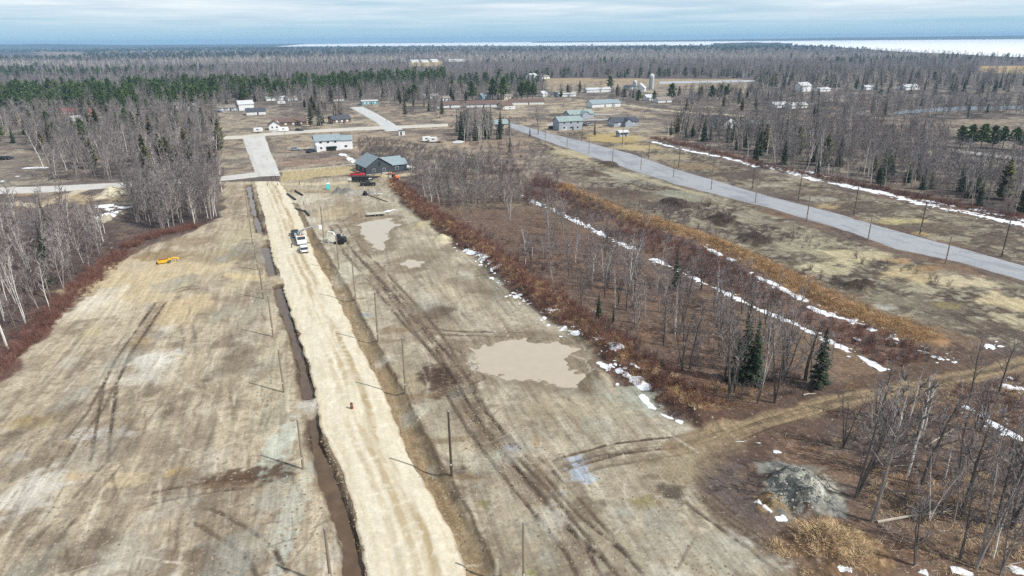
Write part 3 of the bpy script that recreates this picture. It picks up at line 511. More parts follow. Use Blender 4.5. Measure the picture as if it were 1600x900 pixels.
def snow_strip(P, px, wd):
    A, s = resample(P, max(8, int(np.linalg.norm(np.diff(P, axis=0), axis=1).sum()/.28)+1))
    q = px[len(px)//2]; mpp = abs(at(q[0]+1, q[1])[0]-at(q[0]-1, q[1])[0])/2
    hw = wd*mpp*.62*(1.0 if len(A) > 30 else .9); t = np.gradient(A, axis=0); t /= np.linalg.norm(t, axis=1)[:, None]+1e-9; nrm = np.stack([-t[:, 1], t[:, 0]], -1)
    m = max(9, int(hw*2*1.6/.26)); v = np.linspace(-1.6, 1.6, m)*hw; Q = A[:, None, :]+nrm[:, None, :]*v[None, :, None]; n = len(A)
    xx = Q[..., 0].ravel(); yy = Q[..., 1].ravel(); vv = np.tile(abs(v), n)/hw; ss = np.repeat(s, m)
    end = np.minimum(ss, s[-1]-ss)/hw
    th = .7-vv-.6*sm(.9, 0, end)+2.2*fbm(xx, yy, .26, 4, 333)+1.7*fbm(xx, yy, 1.0, 4, 334)
    zz = height(xx, yy)+np.clip(th*.10, -.2, .12)+.02
    F = grid_faces(n, m); keep = th[F].max(1) > -.12; F = F[keep]
    used, inv = np.unique(F, return_inverse=True)
    if len(F) == 0: return
    tag(link('snow_patch', np_mesh('snow_patch', np.stack([xx, yy, zz], -1)[used], inv.reshape(F.shape)[:, ::-1], M_snow)), kind='structure')
for P, px, wd in SNOW: snow_strip(P, px, wd)

# ------------------------------------------------------------------ far shore and hills
def ridge(name, pts, hgt, depth, seed, material):
    A, s = resample(np.array(pts, float), 160); A = A+0; t = np.linspace(-1, 1, 14); nrm = A/np.linalg.norm(A, axis=1)[:, None]
    Q = A[:, None, :]+nrm[:, None, :]*(t*depth)[None, :, None]; hh = np.interp(np.linspace(0, 1, 160), np.linspace(0, 1, len(hgt)), hgt)
    prof = np.cos(t*math.pi/2)**.7; zz = hh[:, None]*prof[None, :]*(1+.16*fbm(Q[..., 0], Q[..., 1], .0012, 4, seed))-3
    zz += 6*vn(Q[..., 0]*.02, Q[..., 1]*.02, seed)*prof[None, :]*(hh[:, None] > 8)
    link_o = link(name, np_mesh(name, np.c_[Q.reshape(-1, 2), zz.ravel()], grid_faces(160, 14)[:, ::-1], material)); return tag(link_o, kind='structure')
M_hill = mat('wooded hills', (.05, .06, .055), .95, .35, .004)
ridge('hills', [(-12000, 7400), (-6500, 7600), (-3600, 7800), (-2600, 8200)], [50, 52, 48, 34, 0], 700, 5, M_hill)
ridge('hills', [(300, 9800), (2200, 9600), (5200, 8600), (9000, 7600), (12500, 6400)], [8, 18, 30, 42, 52, 56, 56], 800, 6, M_hill)
tag(link('headland', None) if False else ridge('hills', [(1250, 4450), (1500, 4380), (1690, 4330)], [14, 16, 12], 150, 8, M_hill))
# ------------------------------------------------------------------ trees
rnd = random.Random(7)
M_bark = mat('grey bark', lin((158,148,140), .8), .9, .3, 1.2, rand=.4); M_twig = mat('bare mauve twigs', lin((148,140,138), .8), .9, .2, .3, rand=.38)
M_ftwig = mat('pale leafless crowns', lin((158,150,148), .8), .9, .25, .05, rand=.35); M_dbark = mat('dark bark', lin((98,92,88), .8), .9, .3, 1.2, rand=.2); M_birch = mat('white birch bark', lin((222,216,208), .9), .8, .22, 1.6, rand=.08); M_btwig = mat('birch twigs', lin((172,160,156), .8), .9, .15, .3, rand=.15)
M_spruce = mat('dark spruce needles', lin((52,66,44), .8), .8, .45, .9, rand=.25); M_cedar = mat('olive cedar foliage', lin((104,104,56), .8), .8, .4, .9, rand=.25); M_pine = mat('green pine needles', lin((96,116,66), .8), .8, .5, .6, rand=.25)
M_red = mat('red brown brush stems', lin((136,98,86), .8), .9, .2, .5, rand=.35); M_mauve = mat('mauve brush stems', lin((120,108,106), .8), .9, .2, .5, rand=.3); M_grass = mat('dead tan grass', lin((218,190,150), .85), .9, .25, .7, rand=.3); M_org = mat('dead orange grass', lin((182,146,106), .82), .9, .25, .7, rand=.3)
class Mesh:
    def __init__(s): s.v = []; s.f = []; s.m = []
    def tube(s, pts, rad, n=5, mi=0):
        b0 = len(s.v); up = Vector((0.3, 0.2, 1))
        for k, (p, r) in enumerate(zip(pts, rad)):
            d = (pts[min(k+1, len(pts)-1)]-pts[max(k-1, 0)]).normalized()
            a = d.cross(Vector((1, 0, 0)) if abs(d.x) < .8 else Vector((0, 1, 0))).normalized(); b = d.cross(a)
            for j in range(n):
                t = j*2*math.pi/n; s.v.append(p+(a*math.cos(t)+b*math.sin(t))*r)
        for k in range(len(pts)-1):
            for j in range(n):
                q = b0+k*n; s.f.append((q+j, q+(j+1) % n, q+n+(j+1) % n, q+n+j)); s.m.append(mi)
        s.f.append(tuple(range(b0+len(pts)*n-n, b0+len(pts)*n))); s.m.append(mi)
    def tri(s, a, b, c, mi=0):
        k = len(s.v); s.v += [a, b, c]; s.f.append((k, k+1, k+2)); s.m.append(mi)
    def twig(s, p, d, L, wd, mi=0):
        a = d.cross(Vector((rnd.uniform(-1, 1), rnd.uniform(-1, 1), rnd.uniform(-1, 1)))); a = a.normalized()*wd*.5; s.tri(p-a, p+a, p+d*L, mi)
    def box(s, c, d, mi=0, rz=0.0, top=1.0):
        cx, cy, cz = c; ax, ay, az = d[0]/2, d[1]/2, d[2]/2; k = len(s.v); co, si = math.cos(rz), math.sin(rz)
        for zz, t in ((-az, 1), (az, top)):
            for (u, w_) in ((-ax, -ay), (ax, -ay), (ax, ay), (-ax, ay)): u *= t; w_ *= t; s.v.append(Vector((cx+u*co-w_*si, cy+u*si+w_*co, cz+zz)))
        for f in ((0, 3, 2, 1), (4, 5, 6, 7), (0, 1, 5, 4), (1, 2, 6, 5), (2, 3, 7, 6), (3, 0, 4, 7)): s.f.append(tuple(k+i for i in f)); s.m.append(mi)
    def prism(s, prof, y0, y1, mi=0, sc=1.0):
        """profile in x-z, extruded along y"""
        k = len(s.v); n = len(prof)
        for yy in (y0, y1):
            for a, b in prof: s.v.append(Vector((a, yy, b)))
        s.f.append(tuple(range(k, k+n))); s.m.append(mi); s.f.append(tuple(range(k+2*n-1, k+n-1, -1))); s.m.append(mi)
        for i in range(n): j = (i+1) % n; s.f.append((k+j, k+i, k+n+i, k+n+j)); s.m.append(mi)
    def mesh(s, name, mats):
        me = bpy.data.meshes.new(name); me.from_pydata([tuple(v) for v in s.v], [], s.f)
        for m in (mats if isinstance(mats, (list, tuple)) else [mats]): me.materials.append(m)
        if len(me.materials) > 1: me.polygons.foreach_set('material_index', s.m)
        me.update(); return me
def joined(name, parts):
    """one mesh out of (Mesh, material) pairs"""
    M = Mesh(); mats = []
    for p, m in parts:
        k = len(M.v); M.v += p.v; M.f += [tuple(i+k for i in f) for f in p.f]; M.m += [len(mats)]*len(p.f); mats.append(m)
    return M.mesh(name, mats)
def rv(s=1.0): return Vector((rnd.uniform(-s, s), rnd.uniform(-s, s), rnd.uniform(-s, s)))
def bare(H, spread, base=.3, limbs=14, subs=4, twigs=5, tw=.05, r0=.16, lean=(0, 0), fork=1, up=.9, thin=False):
    """leafless tree: (trunk with limbs, crown of twigs)"""
    T, C = Mesh(), Mesh()
    for st in range(fork):
        az = rnd.uniform(0, 6.28); ln = Vector((lean[0], lean[1], 0))+(Vector((math.cos(az), math.sin(az), 0))*rnd.uniform(.12, .3) if fork > 1 else Vector())
        h = H*(1 if st == 0 else rnd.uniform(.75, 1)); r = r0*(1 if fork == 1 else .75)
        pts = []; p = Vector((0, 0, -.15)); d = (Vector((0, 0, 1))+ln*.7).normalized(); n = 6
        for k in range(n+1):
            pts.append(p.copy()); p = p+d*(h/n); d = (d+rv(.09)+Vector((0, 0, .06))).normalized()
        T.tube(pts, [max(.012, r*(1-k/n)**.75+.006) for k in range(n+1)], 5)
        def on(t):
            q = t*n; k = min(int(q), n-1); return pts[k].lerp(pts[k+1], q-k), (pts[k+1]-pts[k]).normalized()
        for i in range(max(3, limbs//fork)):
            t = base+(1-base)*(i+rnd.random())/max(3, limbs//fork); t = min(t, .98); o, d0 = on(t)
            a = i*2.4+rnd.uniform(-.5, .5); out = Vector((math.cos(a), math.sin(a), 0))
            L = spread*(1-.62*t)*rnd.uniform(.6, 1.15); e = (out+Vector((0, 0, up*rnd.uniform(.7, 1.3)))).normalized()
            q = [o]; dd = e.copy()
            for k in range(3): q.append(q[-1]+dd*L/3); dd = (dd+Vector((0, 0, .22))+rv(.15)).normalized()
            rr = max(.012, r*(1-t)**.8*.45+.01); T.tube(q, [rr, rr*.75, rr*.5, .008], 3)
            for j in range(subs):
                u = rnd.uniform(.25, 1)*3; k = min(int(u), 2); o2 = q[k].lerp(q[k+1], u-k); d2 = ((q[k+1]-q[k]).normalized()+rv(.7)+Vector((0, 0, .25))).normalized(); l2 = L*rnd.uniform(.25, .5)
                C.twig(o2, d2, l2, tw*1.5)
                for m in range(twigs): v = rnd.uniform(.15, .95); C.twig(o2+d2*l2*v, (d2+rv(.8)+Vector((0, 0, .2))).normalized(), l2*rnd.uniform(.35, .75), tw)
        for m in range(limbs): o, d0 = on(rnd.uniform(.7, 1)); C.twig(o, (d0+rv(.7)).normalized(), spread*rnd.uniform(.2, .4), tw)
    return T, C
def conifer(H, Rb, whorls=22, per=7, kind='spruce', bare_to=.06):
    T, C = Mesh(), Mesh(); ph = [Vector((0, 0, -.15)), Vector((rnd.uniform(-.05, .05), rnd.uniform(-.05, .05), H*.5)), Vector((0, 0, H))]
    T.tube(ph, [H*.013+.03, H*.008+.02, .015], 6)
    for i in range(whorls):
        t = bare_to+(1-bare_to)*(i/whorls)**.92; z = H*t
        if kind == 'cedar': rad = Rb*min(1, (1-t)*1.7)**.7*(.8+.2*math.sin(i*1.7))
        else: rad = Rb*(1-t)**.82
        for j in range(per):
            if rnd.random() < .10: continue
            a = j*6.283/per+i*1.1+rnd.uniform(-.35, .35); L = rad*rnd.uniform(.65, 1.2)+.12; out = Vector((math.cos(a), math.sin(a), 0)); side = Vector((-out.y, out.x, 0))
            o = Vector((0, 0, z+rnd.uniform(-.15, .15))); droop = (-.28 if kind == 'spruce' else .35)*L
            tip = o+out*L+Vector((0, 0, droop+rnd.uniform(-.1, .1)*L)); mid = o.lerp(tip, .55)+Vector((0, 0, .06*L)); wd = max(.16, L*.30)
            C.tri(o+out*L*.08, mid-side*wd+Vector((0, 0, -.1*L)), tip); C.tri(o+out*L*.08, tip, mid+side*wd+Vector((0, 0, -.1*L)))
            C.tri(mid-side*wd*.9+rv(.08), tip+rv(.1), mid+side*wd*.5+Vector((0, 0, .16*L)))
            C.tri(mid+Vector((0, 0, -.25*L)), mid+side*wd*1.0+rv(.1), o.lerp(tip, .2)+Vector((0, 0, -.12*L)))
    C.tri(Vector((-.12, 0, H*.93)), Vector((.12, 0, H*.93)), Vector((0, 0, H*1.02))); C.tri(Vector((0, -.12, H*.93)), Vector((0, .12, H*.93)), Vector((0, 0, H*1.02)))
    return T, C
def pine(H, Rb, clumps=46, tufts=13, base=.3):
    T, C = Mesh(), Mesh(); pts = [Vector((0, 0, -.15))]; d = Vector((0, 0, 1))
    for k in range(5): pts.append(pts[-1]+d*H*.97/5); d = (d+rv(.05)).normalized()
    T.tube(pts, [H*.016+.04, H*.014, H*.011, H*.008, H*.005, .03], 6)
    for i in range(clumps):
        t = base+(1-base)*((i+rnd.random())/clumps); k = min(int(t*5), 4); o = pts[k].lerp(pts[k+1], t*5-k); a = i*2.4+rnd.uniform(-.4, .4); prof = math.sin(min(1, (1-t)*1.5+.12)*1.57)
        L = Rb*prof*rnd.uniform(.35, 1.1); out = Vector((math.cos(a), math.sin(a), .28)).normalized(); e = o+out*L; T.tube([o, e], [.035+.02*(1-t), .012], 3)
        for j in range(tufts):
            u = rnd.uniform(.35, 1.08); q = o.lerp(e, u)+rv(.10*Rb*.9); s_ = Rb*rnd.uniform(.13, .24); dd = (out*.5+Vector((0, 0, .5))+rv(.9)).normalized(); C.twig(q, dd, s_*1.5, s_*1.25)
            C.twig(q, (dd+rv(.8)).normalized(), s_*1.3, s_*1.1)
    return T, C
def shrub(H, n=26, sp=.8, wd=.05):
    C = Mesh()
    for i in range(n):
        o = Vector((rnd.uniform(-sp, sp)*.55, rnd.uniform(-sp, sp)*.55, -.08)); d = (Vector((rnd.uniform(-.5, .5), rnd.uniform(-.5, .5), 1))).normalized(); L = H*rnd.uniform(.6, 1.1); C.twig(o, d, L, wd)
        for k in range(2): C.twig(o+d*L*rnd.uniform(.3, .8), (d+rv(.7)).normalized(), L*rnd.uniform(.25, .45), wd*.8)
    return C
def tuft(H, n=34, sp=.7, wd=.05):
    """dead grass, long blades laid over by the winter"""
    C = Mesh(); a = rnd.uniform(-.6, .6)
    for i in range(n):
        o = Vector((rnd.uniform(-sp, sp), rnd.uniform(-sp, sp), -.05)); d = Vector((math.cos(a)*.9+rnd.uniform(-.7, .7), math.sin(a)*.9+rnd.uniform(-.7, .7), rnd.uniform(.25, 1.0))).normalized(); C.twig(o, d, H*rnd.uniform(.6, 1.5), wd*rnd.uniform(.7, 1.5))
    return C
# prototypes of each kind: (trunk mesh, crown mesh, joined mesh for far ones, height)
PROTO = {}
def proto(kind, gens, bark, leaf, name):
    L = []
    for T, C, H in gens: L.append((T.mesh(name+' trunk', bark), C.mesh(name+' crown', leaf), joined(name, [(T, bark), (C, leaf)]), H))
    PROTO[kind] = L
PROTO_MID = {}
def midproto(kind, gens, bark, leaf, name):
    PROTO_MID[kind] = [(T.mesh(name+' trunk', bark), C.mesh(name+' crown', leaf), joined(name, [(T, bark), (C, leaf)]), H) for T, C, H in gens]
def G_(f, H, *a, **k): return f(H, *a, **k)+(H,)
proto('bare', [G_(bare, 12, 3.8, .32, 16, 6, 6, .06, .16, up=1.1) for _ in range(5)]+[G_(bare, 12, 4.2, .22, 16, 6, 6, .06, .14, fork=2, up=1.2) for _ in range(3)], M_bark, M_twig, 'bare tree')
proto('dark', [G_(bare, 12, 3.8, .3, 15, 6, 6, .06, .21, up=1.2) for _ in range(3)]+[G_(bare, 12, 4.2, .25, 16, 6, 6, .06, .17, fork=3, up=1.3) for _ in range(3)], M_dbark, M_twig, 'dark bare tree')
proto('birch', [G_(bare, 12, 2.8, .35, 14, 4, 4, .05, .14, up=1.5) for _ in range(3)]+[G_(bare, 12, 3.0, .3, 16, 4, 4, .05, .12, fork=2, up=1.5) for _ in range(3)], M_birch, M_btwig, 'birch')
midproto('bare', [G_(bare, 12, 4.4, .22, 15, 6, 7, .08, .14, up=1.1) for _ in range(5)]+[G_(bare, 12, 4.8, .18, 16, 6, 7, .08, .12, fork=2, up=1.2) for _ in range(3)], M_bark, M_twig, 'bare tree')
midproto('birch', [G_(bare, 12, 3.2, .3, 13, 4, 6, .07, .15, up=1.5) for _ in range(3)]+[G_(bare, 12, 3.4, .3, 14, 4, 6, .07, .13, fork=2, up=1.5) for _ in range(2)], M_birch, M_btwig, 'birch')
proto('spruce', [G_(conifer, 12, 2.1, 24, 7) for _ in range(4)]+[G_(conifer, 12, 1.5, 26, 6, bare_to=.12) for _ in range(3)], M_dbark, M_spruce, 'spruce')
proto('cedar', [G_(conifer, 9, 2.0, 22, 8, 'cedar') for _ in range(4)], M_dbark, M_cedar, 'cedar')
proto('pine', [G_(pine, 14, 3.3, 46, 12, b) for b in (.25, .35, .3, .2)], M_dbark, M_pine, 'pine')
# light far versions: same trees with fewer, broader twigs
far_parts = {}
def farproto(kind, gens, bark, leaf):
    L = []
    for k, (T, C, H) in enumerate(gens): L.append((bpy.data.objects.new('far tree form', joined('far '+kind, [(T, bark), (C, leaf)])), H))
    far_parts[kind] = L
farproto('bare', [G_(bare, 12, 5.0, .2, 12, 4, 6, .15, .13, up=.9) for _ in range(6)], M_bark, M_ftwig)
M_fpale = mat('pale grey leafless crowns', lin((206,196,182), .85), .9, .25, .05, rand=.25); farproto('pale', [G_(bare, 12, 5.0, .2, 12, 4, 6, .15, .14, up=1.0) for _ in range(4)], M_birch, M_fpale)
farproto('birch', [G_(bare, 12, 3.2, .3, 10, 3, 4, .11, .14, up=1.4) for _ in range(3)], M_birch, M_btwig)
farproto('spruce', [G_(conifer, 12, 2.2, 13, 6) for _ in range(4)], M_dbark, M_spruce)
farproto('pine', [G_(pine, 14, 3.6, 26, 9, .22) for _ in range(4)], M_dbark, M_pine)
def sobj(name, me): return bpy.data.objects.new(name, me)
far_parts['shrub_red'] = [(sobj('brush form', shrub(2.0).mesh('brush', M_red)), 2) for _ in range(4)]
far_parts['shrub_mauve'] = [(sobj('brush form', shrub(2.4).mesh('brush', M_mauve)), 2) for _ in range(4)]
far_parts['tuft_tan'] = [(sobj('grass form', tuft(.7).mesh('grass', M_grass)), 1) for _ in range(4)]
far_parts['tuft_org'] = [(sobj('grass form', tuft(.9).mesh('grass', M_org)), 1) for _ in range(4)]
def clod():
    M = Mesh(); ico = bpy.data.meshes.new('c'); import bmesh; b = bmesh.new(); bmesh.ops.create_icosphere(b, subdivisions=1, radius=1)
    for v in b.verts: M.v.append(v.co*rnd.uniform(.6, 1.1)*1.0)
    for f in b.faces: M.f.append(tuple(v.index for v in f.verts)); M.m.append(0)
    b.free(); bpy.data.meshes.remove(ico); return M
M_clod = mat('clods of earth', lin((150,134,112), .8), .95, .2, 2, rand=.4)
far_parts['clod'] = [(sobj('clod form', clod().mesh('clod', M_clod)), 1) for _ in range(4)]

def scatter(name, kind, P, Z, scl, label=None):
    """an uncountable mass: geometry-node copies of the forms on scattered points"""
    n = len(P)
    if n == 0: return
    r = np.random.default_rng(len(P)+17); me = bpy.data.meshes.new(name); me.vertices.add(n)
    me.vertices.foreach_set('co', np.c_[P, Z].astype(np.float32).ravel())
    a = me.attributes.new('turn', 'FLOAT_VECTOR', 'POINT'); v = np.zeros((n, 3), np.float32); v[:, 2] = r.random(n)*6.283; v[:, :2] = r.normal(0, .05, (n, 2)); a.data.foreach_set('vector', v.ravel())
    a = me.attributes.new('size', 'FLOAT_VECTOR', 'POINT'); s = np.asarray(scl, np.float32); s = np.repeat(s[:, None], 3, 1) if s.ndim == 1 else s; a.data.foreach_set('vector', np.ascontiguousarray(s).ravel())
    forms = far_parts[kind]; a = me.attributes.new('form', 'INT', 'POINT'); a.data.foreach_set('value', r.integers(0, len(forms), n).astype(np.int32))
    o = link(name, me); ng = bpy.data.node_groups.new(name, 'GeometryNodeTree')
    ng.interface.new_socket('Geometry', in_out='INPUT', socket_type='NodeSocketGeometry'); ng.interface.new_socket('Geometry', in_out='OUTPUT', socket_type='NodeSocketGeometry')
    gi = N(ng, 'NodeGroupInput'); go = N(ng, 'NodeGroupOutput'); ip = N(ng, 'GeometryNodeInstanceOnPoints'); jn = N(ng, 'GeometryNodeJoinGeometry')
    for f, _ in reversed(forms):
        oi = N(ng, 'GeometryNodeObjectInfo'); oi.inputs['Object'].default_value = f; oi.inputs['As Instance'].default_value = True; ng.links.new(oi.outputs['Geometry'], jn.inputs[0])
    ip.inputs['Pick Instance'].default_value = True; ng.links.new(gi.outputs[0], ip.inputs['Points']); ng.links.new(jn.outputs[0], ip.inputs['Instance'])
    for at_, dt, sk in (('turn', 'FLOAT_VECTOR', 'Rotation'), ('size', 'FLOAT_VECTOR', 'Scale'), ('form', 'INT', 'Instance Index')):
        na = N(ng, 'GeometryNodeInputNamedAttribute'); na.data_type = dt; na.inputs[0].default_value = at_
        src = next(q for q in na.outputs if q.enabled)
        if sk == 'Rotation':
            er = N(ng, 'FunctionNodeEulerToRotation'); ng.links.new(src, er.inputs[0]); src = er.outputs[0]
        ng.links.new(src, ip.inputs[sk])
    ng.links.new(ip.outputs[0], go.inputs[0]); md = o.modifiers.new('scatter', 'NODES'); md.node_group = ng
    return tag(o, label, kind='stuff')

rg = np.random.default_rng(5)
def fill(P, spacing, jit=.9, dens=None, thr=0.0):
    """jittered points inside a polygon; dens = (freq, seed) makes clumps and gaps"""
    x0, y0 = P.min(0); x1, y1 = P.max(0); gx, gy = np.meshgrid(np.arange(x0, x1, spacing), np.arange(y0, y1, spacing)); Q = np.stack([gx.ravel(), gy.ravel()], -1); Q = Q+rg.uniform(-.5, .5, Q.shape)*spacing*jit*2*.7
    Q = Q[inside(Q[:, 0], Q[:, 1], P)]
    if dens is not None and len(Q): Q = Q[fbm(Q[:, 0], Q[:, 1], dens[0], 3, dens[1]) > thr]
    return Q
KEEP_OUT = [ROAD_L]
TREES = {k: [] for k in PROTO}                   # kind -> (x, y, height, group, label)
def plant(kind, Q, hmin, hmax, label, group):
    for q in Q: TREES[kind].append((float(q[0]), float(q[1]), float(hmin*.75+(hmax*1.08-hmin*.75)*rg.beta(2.2, 1.8)), label, group))
TREE_NAME = {'bare': 'bare_tree', 'dark': 'bare_tree', 'birch': 'birch_tree', 'spruce': 'spruce_tree', 'cedar': 'cedar_tree', 'pine': 'pine_tree'}
def put_tree(kind, x_, y_, h, label, group=None, var=None, lean=(0, 0), rz=None, wide=1.0, parts=True):
    src = PROTO_MID[kind] if kind in PROTO_MID and y_ > 135 else PROTO[kind]
    T, C, J, H = src[rnd.randrange(len(src)) if var is None else var]; s = h/H; z_ = hz(x_, y_)
    nm = TREE_NAME[kind]; rz = rnd.uniform(0, 6.28) if rz is None else rz
    if parts:
        o = empty(nm, (x_, y_, z_), rz, label, 'tree', group); link('trunk', T, o); link('crown', C, o)
    else: o = link(nm, J, None, (x_, y_, z_)); tag(o, label, 'tree', group)
    o.rotation_euler = (lean[1], lean[0], rz); o.scale = (s*wide, s*wide, s); return o
# trees that stand out: kind, foot px, top row px, label
HERO = [('dark',(1337,778),600,.25,'slender dark tree leaning right beside the grey clay mound'),('bare',(1362,815),592,.22,'tall grey tree leaning right at the butt of the fallen log'),('birch',(1385,742),592,.05,'white birch behind the grey clay mound, straight stem'),
    ('birch',(1418,743),588,.15,'white birch leaning right between two dark trees'),('dark',(1440,758),600,.15,'dark bare tree right of the leaning white birch'),('dark',(1317,700),610,.0,'short dark forked tree just below the woodland track'),
    ('dark',(1495,750),640,.0,'thin dark tree beside the green moss patch'),('dark',(1503,800),640,.1,'crooked dark tree over the far end of the fallen log'),('bare',(1525,890),690,.12,'slim grey sapling nearest the camera at the lower right'),('bare',(1562,899),760,.05,'pale slim sapling at the bottom right edge'),
    ('dark',(1581,825),640,.05,'thick dark trunk at the right edge of the foreground woods'),('dark',(1566,806),650,.0,'dark tree just left of the thick trunk at the right edge'),('birch',(1396,655),568,.0,'white birch with a crooked top above the woodland track'),('birch',(1444,672),585,.1,'white leaning birch nearest the woodland track on its right'),('birch',(1420,660),572,.05,'white birch with a curved stem between its two neighbours by the track'),
    ('dark',(1368,660),590,.0,'dark tree left of the three white birches by the track'),('dark',(1376,655),560,.0,'tall dark tree rising over the snow line end'),('dark',(1138,622),470,.0,'many stemmed grey tree beside the tall spruce'),('dark',(1066,578),470,.0,'clump of dark stems on the edge of the brush berm'),('dark',(1078,576),480,.1,'dark multi stemmed tree right of the berm clump'),('dark',(1210,630),490,.0,'open crowned grey tree between the two dark spruces'),
    ('dark',(1225,596),480,.0,'slim dark tree behind the open crowned grey tree'),('dark',(1258,594),490,.0,'single dark tree just left of the short bushy spruce'),('birch',(1190,608),500,.0,'pale stem right of the tall dark spruce'),('spruce',(1278,607),512,.0,'short bushy dark spruce standing alone by the snow line'),('spruce',(1160,598),472,.0,'tall dark spruce in the middle of the bare woods'),('spruce',(1176,600),500,.0,'spruce at the right shoulder of the tallest dark spruce'),('spruce',(1148,598),520,.0,'dark low spruce left of the tallest spruce'),
    ('spruce',(700,308),272,.0,'lone green spruce in the brush right of the dark house'),('birch',(305,355),294,.0,'bright forked white birch at the edge of the cleared lot'),('birch',(265,361),315,.0,'white birch left of the bright forked birch'),('birch',(797,345),290,.0,'white birch standing in the brush by the first snow line'),('birch',(664,310),275,.0,'white bare birch just behind the brush berm'),('birch',(899,410),368,.0,'isolated pale birch on the brown woods floor'),('birch',(832,400),370,.0,'short pale birch near the middle of the brown woods'),
    ('birch',(945,455),375,.0,'white birch above the small green sapling'),('birch',(988,470),430,.0,'small white stemmed birch right of the green sapling'),('spruce',(935,500),460,.0,'small green spruce sapling in the brown woods'),('spruce',(958,505),480,.0,'tiny green spruce right of the sapling spruce'),('dark',(908,486),425,.0,'straight dark tree on the crest of the brush berm'),
    ('spruce',(68,345),312,.0,'pointed dark spruce above the lower left woods'),('spruce',(70,405),345,.0,'tall ragged spruce in the lower left woods'),('birch',(12,545),400,-.1,'pale bare birch at the left edge of the photo'),('birch',(25,475),405,-.12,'white leaning birch behind the pale one at the left edge'),('birch',(40,506),400,.0,'thin white birch in the red brush at the left edge'),('birch',(78,485),410,.0,'white birch where the brush meets the cleared lot'),('bare',(100,452),370,.0,'round crowned grey tree in the lower left woods'),
    ('birch',(68,262),200,-.25,'white birch leaning left above the roadside snow'),('birch',(84,276),215,-.1,'tall white birch beside the roadside snow'),('birch',(104,266),230,-.1,'white birch right of the tall roadside birch'),('birch',(243,262),220,.0,'bright white birch among the cedars'),('birch',(125,262),215,.05,'slim birch before the big left hand pines'),('cedar',(227,255),208,.0,'olive cedar left of the bright white birch'),('cedar',(253,258),208,.0,'taller olive cedar right of the bright white birch'),('cedar',(263,256),212,.0,'bushy cedar at the right end of the cedar row'),('cedar',(276,248),226,.0,'small dark cedar right of the cedar row'),
    ('pine',(88,222),190,.0,'broad pine above the red houses'),('pine',(130,218),185,.0,'loose pine right of the broad pine'),('cedar',(293,172),140,.0,'dark cedar beside the white garage'),('pine',(648,158),131,.0,'round dark pine behind the roadside sheds'),('spruce',(633,182),138,.0,'dark spruce left of the village lawn'),('spruce',(679,174),150,.0,'pointed spruce beside the brown bungalow'),('spruce',(486,198),150,.0,'big dark spruce beside the long brown house'),('spruce',(500,196),160,.0,'dark spruce just right of the biggest house spruce'),
    ('pine',(974,157),138,.0,'rounded pine by the farm lane, yellow green side'),('pine',(998,160),140,.0,'dark round pine left of the white shed'),('pine',(1049,159),130,.0,'dark oval pine near the silo'),('pine',(1022,158),142,.0,'small pine below the silo'),('pine',(953,141),118,.0,'dark pine at the end of the white barn'),('cedar',(906,145),125,.0,'conical cedar in the farm field'),('cedar',(887,145),130,.0,'small cedar left of the conical one'),('pine',(815,155),128,.0,'dark pine left of the village row'),('pine',(824,156),126,.0,'dark pine in the middle of the village trio'),('pine',(832,156),130,.0,'dark pine right in the village trio'),
    ('pine',(1095,155),140,.0,'dark pine left of the wide pine group'),('pine',(1112,157),133,.0,'left pine of the wide farm group'),('pine',(1124,158),132,.0,'middle pine of the wide farm group'),('pine',(1134,156),134,.0,'right pine of the wide farm group'),('spruce',(929,213),186,.0,'dark pointed spruce on the lawn before the white house'),('spruce',(828,215),196,.0,'small pointed spruce at the grey road end'),('dark',(841,210),165,.0,'thin leafless larch at the grey road end'),('pine',(770,155),122,.0,'dark pine behind the brown bungalows'),('pine',(787,156),120,.0,'tall dark pine behind the grey bungalow'),('pine',(738,158),126,.0,'green pine between the village gardens'),
    ('pine',(1500,230),196,.0,'leftmost pine of the dark right hand group'),('pine',(1515,232),194,.0,'second pine of the dark right hand group'),('pine',(1532,233),193,.0,'wide pine in the dark right hand group'),('pine',(1550,232),196,.0,'fourth pine of the dark right hand group'),('pine',(1566,232),197,.0,'fifth pine of the dark right hand group'),('pine',(1584,234),198,.0,'sixth pine of the dark right hand group'),('pine',(1597,236),203,.0,'rightmost pine of the dark right hand group'),('spruce',(1563,300),262,.0,'dark spruce in the right hand woods'),('birch',(1585,335),285,.0,'pale birch at the right end of the snow line'),('birch',(1510,310),265,.0,'pale birch before the right hand woods')]
for kd, b, t, ln, lb in HERO:
    x_, y_ = at(*b); put_tree(kd, x_, y_, max(2.5, top_height(b[0], b[1], t)), lb, None, lean=(ln*.55, 0), rz=0 if ln else None, wide=1.5 if 'bushy' in lb else (1.25 if kd == 'pine' else 1.0))
HXY = np.array([at(*h[1]) for h in HERO])

